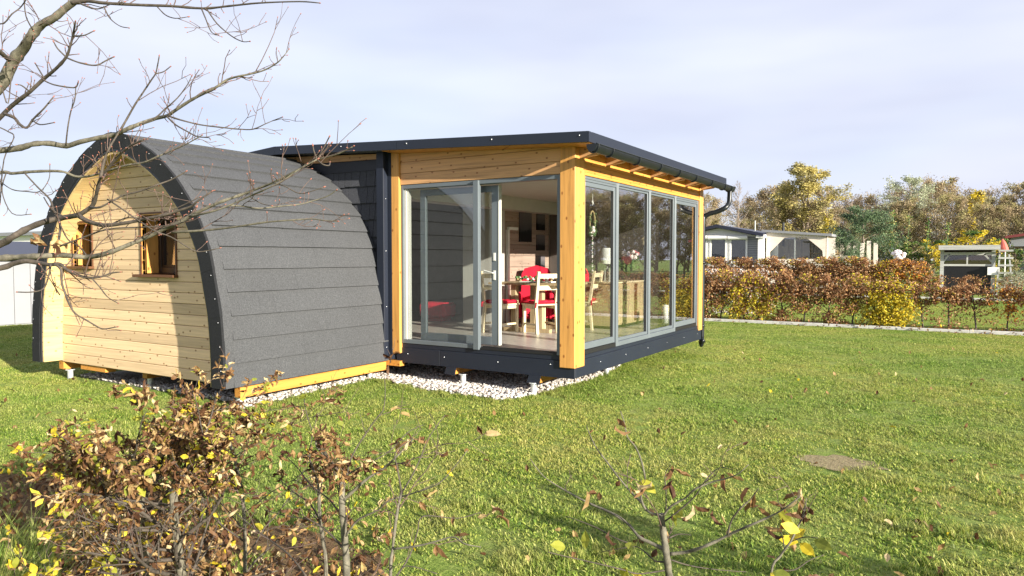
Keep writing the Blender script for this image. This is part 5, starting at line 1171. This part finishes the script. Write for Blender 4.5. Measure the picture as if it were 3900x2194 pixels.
# cloth sheet with hole: strips around the polygon
m_ = MB(); yb = YH + .05
outer = [(ax0, wpts[0][1]), (ax0, wpts[1][1]), (ax0, az0), (ax1, az1), (ax1, wpts[4][1]), (ax1, wpts[5][1]), (ax1, wpts[6][1])]
for (i_, j_) in ((0, 1), (1, 2), (2, 3), (3, 4), (4, 5), (5, 6)):
    q4 = [outer[i_], outer[j_], wpts[j_], wpts[i_]]
    m_.prism(q4, yb, yb + .02)
m_.prism([(ax0, .02), (ax1, .02), (ax1, wpts[0][1]), (ax0, wpts[0][1])], yb, yb + .02); m_.build('cloth_wall', 'cream', aw)
m_ = MB(); m_.prism(wpts, yb + .008, yb + .012); m_.build('window', 'pvc', aw)
m_ = MB(); r0x, r0z = XZ(812, 240); r1x, r1z = XZ(1672, 292); m_.prism([(r0x, r0z - .12), (r1x, r1z - .12), (r1x, r1z), (r0x, r0z)], YH - .1, YH + 4); m_.build('roof', 'greywall', aw)
m_ = MB(); m_.box(ax1 - .02, ax1 + .03, yb, YH + 4, 0, az1); m_.build('side_wall', 'cream', aw); m_ = MB(); m_.box(ax0, ax1, YH + 3.0, YH + 3.05, 0, az1 - .1)
for q in range(7): m_.box(ax0 + .5 + q * .62, ax0 + .58 + q * .62, YH + 2.93, YH + 2.99, 0, az1 - .12)
m_.build('back_wall', 'cream', aw)
m_ = MB(); xm_ = XZ(1216, 0)[0]; m_.box(xm_ - .03, xm_ + .03, YH + .1, YH + .16, 0, az0 - .3); m_.build('pole', 'alu_light', aw)
m_ = MB()
for q in (0, .5, 1.3): m_.box(wpts[0][0] + 1.6 + q, wpts[0][0] + 1.66 + q, YH + 2, YH + 2.06, 0, 2.1)
m_.bar((wpts[0][0] + 1.6, YH + 2, 1.9), (wpts[0][0] + 3.1, YH + 2, 1.9), .07, .07); m_.bar((wpts[0][0] + 2.1, YH + 2.05, 1.9), (wpts[0][0] + 3.0, YH + 2.05, 1.1), .06, .06); m_.build('inner_frame', 'oak', aw)
m_ = MB(); pz = A(*cv(1075, 155), YH + 2.5); m_.tube([(pz.x, YH + 2.5, 2.3), (pz.x, YH + 2.5, pz.z)], .07, 10); m_.build('chimney_pipe', 'gutter', aw)
m_ = MB(); bx1, bz1 = XZ(1612, 330); bx2, _ = XZ(1880, 330); m_.box(bx1, bx2, YH + .6, YH + .66, 0, XZ(0, 560)[1]); m_.box(bx1, bx1 + .35, YH + .1, YH + .16, 0, bz1 - .05)
for q in range(6): m_.box(bx1 + .5 + q * .3, bx1 + .68 + q * .3, YH + .7, YH + .76, 0, XZ(0, 400)[1] - .1 * (q % 2))
tag(m_.build('garden_screen', 'cream'), 'cream garden screen between the awning and the evergreen', 'screen')
m_ = MB(); p_ = A(*cv(1085, 560), YH + 1.5); m_.lathe((p_.x, YH + 1.5, .9), [(0, 0), (.16, .0), (.17, .35), (.1, .6), (.13, .8), (0, .95)], 12); m_.build('yellow_jacket', 'lf_yellow', aw)
# weathered shelter
def cw(x, y): return (3250 + x / 2.898, 800 + y / 2.898)
YS = at_d(3660, 984, 33).y
def XS(x, y): p = at_y(*cw(x, y), YS); return p.x, p.z
sh_ = thing('garden_shelter', 'weathered grey wooden shelter with flat roof and chamfered window', 'shelter', (XS(1280, 500)[0], YS, 0))
a, zt_ = XS(945, 392); b, _ = XS(1620, 392); _, zb_ = XS(0, 442)
m_ = MB(); m_.box(a, b, YS - .5, YS + 2.2, zb_, zt_ - .05); m_.box(a, b, YS - .53, YS - .505, zb_ - .02, zt_); m_.build('roof', 'weathered', sh_)
m_ = MB(); xl, _ = XS(992, 0); xr, _ = XS(1560, 0)
for x_ in (xl, xr): m_.box(x_ - .07, x_ + .08, YS - .05, YS + .08, 0, zb_)
z1_ = XS(0, 480)[1]; m_.box(xl + .08, xr - .07, YS - .04, YS + .05, z1_ - .09, z1_ + .04); z2_ = XS(0, 602)[1]; m_.box(xl + .08, xr - .07, YS - .04, YS + .05, z2_ - .05, z2_ + .04)
m_.bar((xr - .35, YS, z1_ - .05), (xr - .05, YS, z1_ - .4), .08, .07); m_.bar((xl + .05, YS, z1_ - .4), (xl + .3, YS, z1_ - .05), .08, .07); xc = XS(1272, 0)[0]; m_.box(xc - .03, xc + .03, YS - .03, YS + .03, z2_, z1_)
m_.build('frame', 'weathered', sh_)
m_ = MB(); m_.box(xl, xr, YS + 2, YS + 2.05, 0, zb_); m_.build('back_panel', 'brown_d', sh_); m_ = MB(); m_.box(xl, xr, YS + .01, YS + .04, 0, z2_ - .06); m_.build('lower_panel', 'black', sh_)  # back panel coloured dark to stand for the shaded inside
m_ = MB(); m_.box(xl + .1, xr - .1, YS + .0, YS + .008, z2_ + .05, z1_ - .1); m_.build('window', 'pvc', sh_)
m_ = MB(); u, v = XS(1480, 630); m_.box(u, u + .45, YS - .2, YS - .06, v - .35, v); m_.build('mail_box', 'white', sh_)
# ladder and parasol
u, v = XS(1585, 490); t_ = thing('step_ladder', 'wooden step ladder leaning beside the grey shelter', 'ladder', (u + .5, YS, 0))
m_ = MB(); m_.bar((u, YS - .3, 0), (u + .1, YS - .1, v), .06, .06); m_.bar((u + .62, YS - .3, 0), (u + .45, YS - .1, v), .06, .06)
for q in range(6): m_.bar((u + .05, YS - .3 + q * .03, .35 + q * .33), (u + .60, YS - .3 + q * .03, .35 + q * .33), .05, .08)
m_.build('frame', 'weathered', t_)
u, v = XS(1650, 320); u2, v2 = XS(1680, 460); t_ = thing('closed_parasol', 'closed faded red parasol standing behind the ladder', 'parasol', (u2, YS, 0))
m_ = MB(); m_.tube([(u, YS + .3, v), (u + .03, YS + .3, v - .15), ((u + u2) / 2, YS + .3, (v + v2) / 2), (u2, YS + .3, v2)], [.03, .10, .13, .16], 10); m_.build('canopy', 'pinkred', t_); m_ = MB(); m_.tube([(u2, YS + .3, v2 + .1), (u2, YS + .3, 0)], .025, 8); m_.build('pole', 'white', t_)
# house with red roof at right edge
p0 = at_d(3850, 906, 42); p1 = at_d(4300, 840, 42); t_ = thing('bungalow', 'pale bungalow with dark red roof edge at the right border', 'house', (p1.x, p1.y, 0))
m_ = MB(); m_.box(p0.x + .8, p0.x + 5.2, p0.y, p0.y + 7, 0, 2.3); m_.prism([(p0.x, p0.z - .5), (p0.x + 6, p0.z - .5), (p0.x + 6, p0.z), (p0.x + 3, p0.z + .48), (p0.x, p0.z)], p0.y - .3, p0.y - .2); m_.build('wall', 'greywall', t_)
m_ = MB(); m_.prism([(p0.x - .3, p0.z - .05), (p0.x + 3, p0.z + .46), (p0.x + 6.3, p0.z - .05), (p0.x + 6.3, p0.z + .10), (p0.x + 3, p0.z + .62), (p0.x - .3, p0.z + .10)], p0.y - .6, p0.y + 7); m_.build('roof', 'redroof', t_)
# left: metal shed and white hall
t_ = thing('metal_shed', 'pale grey shed of vertical metal panels with dark flat roof at the left edge', 'shed', (-16.4, 1.2, 0))
za = at_d(0, 990, 1); rr_ = ray(0, 978); tt = (-16 - CAM.x) / rr_.x; zt_ = CAM.z + rr_.z * tt
m_ = MB(); y = -6.
while y < 4.4: m_.box(-16.03, -16.0, y, y + .362, .03, zt_ - .05, b=.004); y += .375
m_.box(-20, -16.03, -6, 4.4, 0, zt_ - .06); m_.build('wall', 'greywall', t_)
m_ = MB(); m_.box(-20.2, -15.75, -6.3, 4.7, zt_ - .05, zt_ + .04); m_.prism([(-20.2, zt_ + .04), (-15.75, zt_ + .04), (-18, zt_ + .42)], -6.3, 4.7); m_.build('roof', 'darkroof', t_)
m_ = MB(); p_ = at_d(150, 880, 40); p2_ = at_d(-900, 876, 40); m_.box(p2_.x - 6, p_.x + 6, p_.y + 2, p_.y + 12, 0, p_.z - .1); t2 = thing('white_hall', 'long white flat-roofed building beyond the metal shed', 'building', (p_.x - 8, p_.y + 6, 0)); m_.build('wall', 'white', t2)
m_ = MB(); m_.box(p2_.x - 6.2, p_.x + 6.2, p_.y + 1.7, p_.y + 12.2, p_.z - .1, p_.z + .12); m_.build('roof', 'greywall', t2)

# ------------------------------------------------------------------ lawn blades and gravel (instanced, uncountable)
src = bpy.data.collections.new('sources')
def srcobj(mb, name, mat):
    me = bpy.data.meshes.new(name); me.from_pydata(mb.v, [], mb.f); me.materials.append(M[mat]); o = bpy.data.objects.new(name, me); return o
def blade_patch(seed, n, half, hmin, hmax, wd, broad):
    r = np.random.default_rng(seed); mb = MB()
    for i in range(n):
        x, y = r.uniform(-half, half, 2); h = r.uniform(hmin, hmax); a = r.uniform(0, 6.283); lean = r.uniform(.2, 1.6) * h; w_ = wd * r.uniform(.6, 1.3)
        dx, dy = math.cos(a), math.sin(a); sx, sy = -dy * w_ / 2, dx * w_ / 2
        if broad and r.random() < .30:
            h *= .6; lean = h * r.uniform(.8, 2); w_ = .012 * r.uniform(.6, 1.3); sx, sy = -dy * w_ / 2, dx * w_ / 2
        b0 = len(mb.v); m = .55
        mb.v += [(x - sx * .6, y - sy * .6, 0), (x + sx * .6, y + sy * .6, 0), (x + dx * lean * .3 + sx, y + dy * lean * .3 + sy, h * m), (x + dx * lean * .3 - sx, y + dy * lean * .3 - sy, h * m), (x + dx * lean, y + dy * lean, h)]
        mb.f += [(b0, b0 + 1, b0 + 2, b0 + 3), (b0 + 3, b0 + 2, b0 + 4)]
    return mb
def gn_scatter(name, pts, rots, scales, collname, objs, mats=None):
    coll = bpy.data.collections.new(collname)
    for o in objs: coll.objects.link(o)
    me = bpy.data.meshes.new(name); me.from_pydata([tuple(p) for p in pts], [], [])
    at = me.attributes.new('rz', 'FLOAT', 'POINT'); at.data.foreach_set('value', rots); at = me.attributes.new('sc', 'FLOAT', 'POINT'); at.data.foreach_set('value', scales)
    o = bpy.data.objects.new(name, me); C.objects.link(o)
    g = bpy.data.node_groups.new(name, 'GeometryNodeTree'); g.interface.new_socket('Geometry', in_out='INPUT', socket_type='NodeSocketGeometry'); g.interface.new_socket('Geometry', in_out='OUTPUT', socket_type='NodeSocketGeometry')
    gi = g.nodes.new('NodeGroupInput'); go = g.nodes.new('NodeGroupOutput'); ip = g.nodes.new('GeometryNodeInstanceOnPoints'); ci = g.nodes.new('GeometryNodeCollectionInfo')
    ci.inputs[0].default_value = coll; ci.inputs['Separate Children'].default_value = True; ci.inputs['Reset Children'].default_value = True
    a1 = g.nodes.new('GeometryNodeInputNamedAttribute'); a1.inputs[0].default_value = 'rz'; a2 = g.nodes.new('GeometryNodeInputNamedAttribute'); a2.inputs[0].default_value = 'sc'
    cx = g.nodes.new('ShaderNodeCombineXYZ'); L = g.links.new; ip.inputs['Pick Instance'].default_value = True
    L(gi.outputs[0], ip.inputs['Points']); L(ci.outputs[0], ip.inputs['Instance']); L(a1.outputs[0], cx.inputs[2]); L(cx.outputs[0], ip.inputs['Rotation']); L(a2.outputs[0], ip.inputs['Scale']); L(ip.outputs[0], go.inputs[0])
    mod = o.modifiers.new('scatter', 'NODES'); mod.node_group = g
    return o
r = np.random.default_rng(77)
half = .10
patches = [srcobj(blade_patch(i, 240, half * 1.2, .008, .025, .0042, True), 'blades', 'grass') for i in range(5)]
pts = []
fw2 = np.array([math.sin(YAW), math.cos(YAW)]); rt2 = np.array([math.cos(YAW), -math.sin(YAW)])
step = half * 1.9
for gx in np.arange(-24, 24, step):
    for gy in np.arange(-6.2, 26, step):
        if KY - .05 < gy < KY + .68 or (gy > KY and gx < -4): continue
        v = np.array([gx - CAM.x, gy - CAM.y]); f = v @ fw2; s = v @ rt2
        if f < 1.2 or abs(s) > f * .80 + 1.5 or f > 40: continue
        x = gx + r.uniform(-.05, .05); y = gy + r.uniform(-.05, .05)
        if any(inpoly(x + a, y + b, gpoly) for a, b in ((0, 0), (.12, 0), (-.12, 0), (0, .12), (0, -.12))): continue
        if x < -15.9 and y < 4.6: continue
        pts.append((x, y, 0))
lit = [tuple(at_g(*q)[:2]) for q in ((-400, 1780), (450, 1830), (1000, 1960), (1450, 2120), (1500, 2700), (-500, 2700))]
pts = [p for p in pts if not inpoly(p[0], p[1], lit) or r.random() < .14]
mb = MB(); mb.add([(x, y, .006) for x, y in lit], [tuple(range(6))]); tag(mb.build('leaf_mould', 'mould'), kind='structure')
pb = at_g(3200, 1765)
bare = [p for p in pts if r.random() < 1.05 - .85 * math.hypot((p[0] - pb.x) / .50, (p[1] - pb.y) / .32)]
pts = [p for p in pts if p not in set(bare)]
n = len(pts); print('grass patches', n)
tag(gn_scatter('lawn_grass', pts, r.uniform(0, 6.283, n).tolist(), [float(r.uniform(.85, 1.15) * (1.05 + .75 * mnoise.noise(Vector((p[0] * 1.7, p[1] * 1.7, 0))) + .35 * mnoise.noise(Vector((p[0] * 6, p[1] * 6, 3))))) for p in pts], 'src_grass', patches), 'short green and yellowing lawn grass', 'grass', kind='stuff')
# single tufts along gravel and walls
tufts = [srcobj(blade_patch(50 + i, 26, .035, .02, .060, .0045, False), 'tuft', 'grass') for i in range(3)]
pts = []
for a, b in zip(gpoly[1:24], gpoly[2:25]):
    L_ = math.hypot(b[0] - a[0], b[1] - a[1])
    for k in range(int(L_ * 60)):
        t_ = r.random(); nx, ny = (b[1] - a[1]) / L_, -(b[0] - a[0]) / L_; o_ = r.uniform(-.01, .17); pts.append((a[0] + (b[0] - a[0]) * t_ + nx * o_, a[1] + (b[1] - a[1]) * t_ + ny * o_, 0))
for k in range(9000):
    q = at_g(r.uniform(0, 3900), 1260 + 940 * r.random())
    if mnoise.noise(Vector((q.x * 2.3, q.y * 2.3, 7))) < .22: continue
    if not inpoly(q.x, q.y, gpoly) and q.y < KY: pts.append((q.x, q.y, 0))
n = len(pts); tag(gn_scatter('grass_tufts', pts, r.uniform(0, 6.28, n).tolist(), r.uniform(.5, 1.1, n).tolist(), 'src_tuft', tufts), 'ragged taller grass tufts edging the gravel', 'grass', kind='stuff')
tall = [srcobj(blade_patch(80 + i, 60, .05, .12, .34, .006, False), 'long_grass', 'grass') for i in range(2)]
pts = [tuple(at_g(r.uniform(-500, 170), r.uniform(2150, 2600)).xy.to_3d()) for _ in range(90)]
n = len(pts); tag(gn_scatter('long_grass', pts, r.uniform(0, 6.28, n).tolist(), r.uniform(.6, 1.1, n).tolist(), 'src_long', tall), 'long soft grass in the bottom left corner', 'grass', kind='stuff')
# earth patch
mb = MB(); k = 28; mb.add([(pb.x + .36 * math.cos(a) * rnd.uniform(.7, 1.15), pb.y + .21 * math.sin(a) * rnd.uniform(.7, 1.2), .004) for a in np.linspace(0, 6.283, k, endpoint=False)], [tuple(range(k))]); tag(mb.build('bare_earth', 'earth'), kind='structure')
# pebbles
peb = []
for i in range(6):
    m_ = MB(); m_.ball((0, 0, .010), .017, sub=2, sc3=(r.uniform(.8, 1.3), r.uniform(.7, 1.1), r.uniform(.5, .8)))
    m_.v = [tuple(Vector(v) * (1 + .18 * mnoise.noise(Vector(v) * 60 + Vector((i, 0, 0))))) for v in m_.v]; o = srcobj(m_, 'pebble', 'pebble'); o.data.polygons.foreach_set('use_smooth', [True] * len(o.data.polygons)); peb.append(o)
pts = []
for k in range(52000):
    x = r.uniform(-6.8, .08); y = r.uniform(-2.5, 3.0)
    if not inpoly(x, y, gpoly): continue
    if y > 1.2 and x < -.6: continue
    if x < -3.3 and y > -1.9: continue
    pts.append((x + r.normal() * .015, y + r.normal() * .015, .004 + r.uniform(0, .022)))
pts = pts[:26000]; n = len(pts); print('pebbles', n)
tag(gn_scatter('gravel', pts, r.uniform(0, 6.28, n).tolist(), r.uniform(.6, 1.35, n).tolist(), 'src_pebble', peb), 'white pebbles around and under the buildings', 'gravel', kind='stuff')
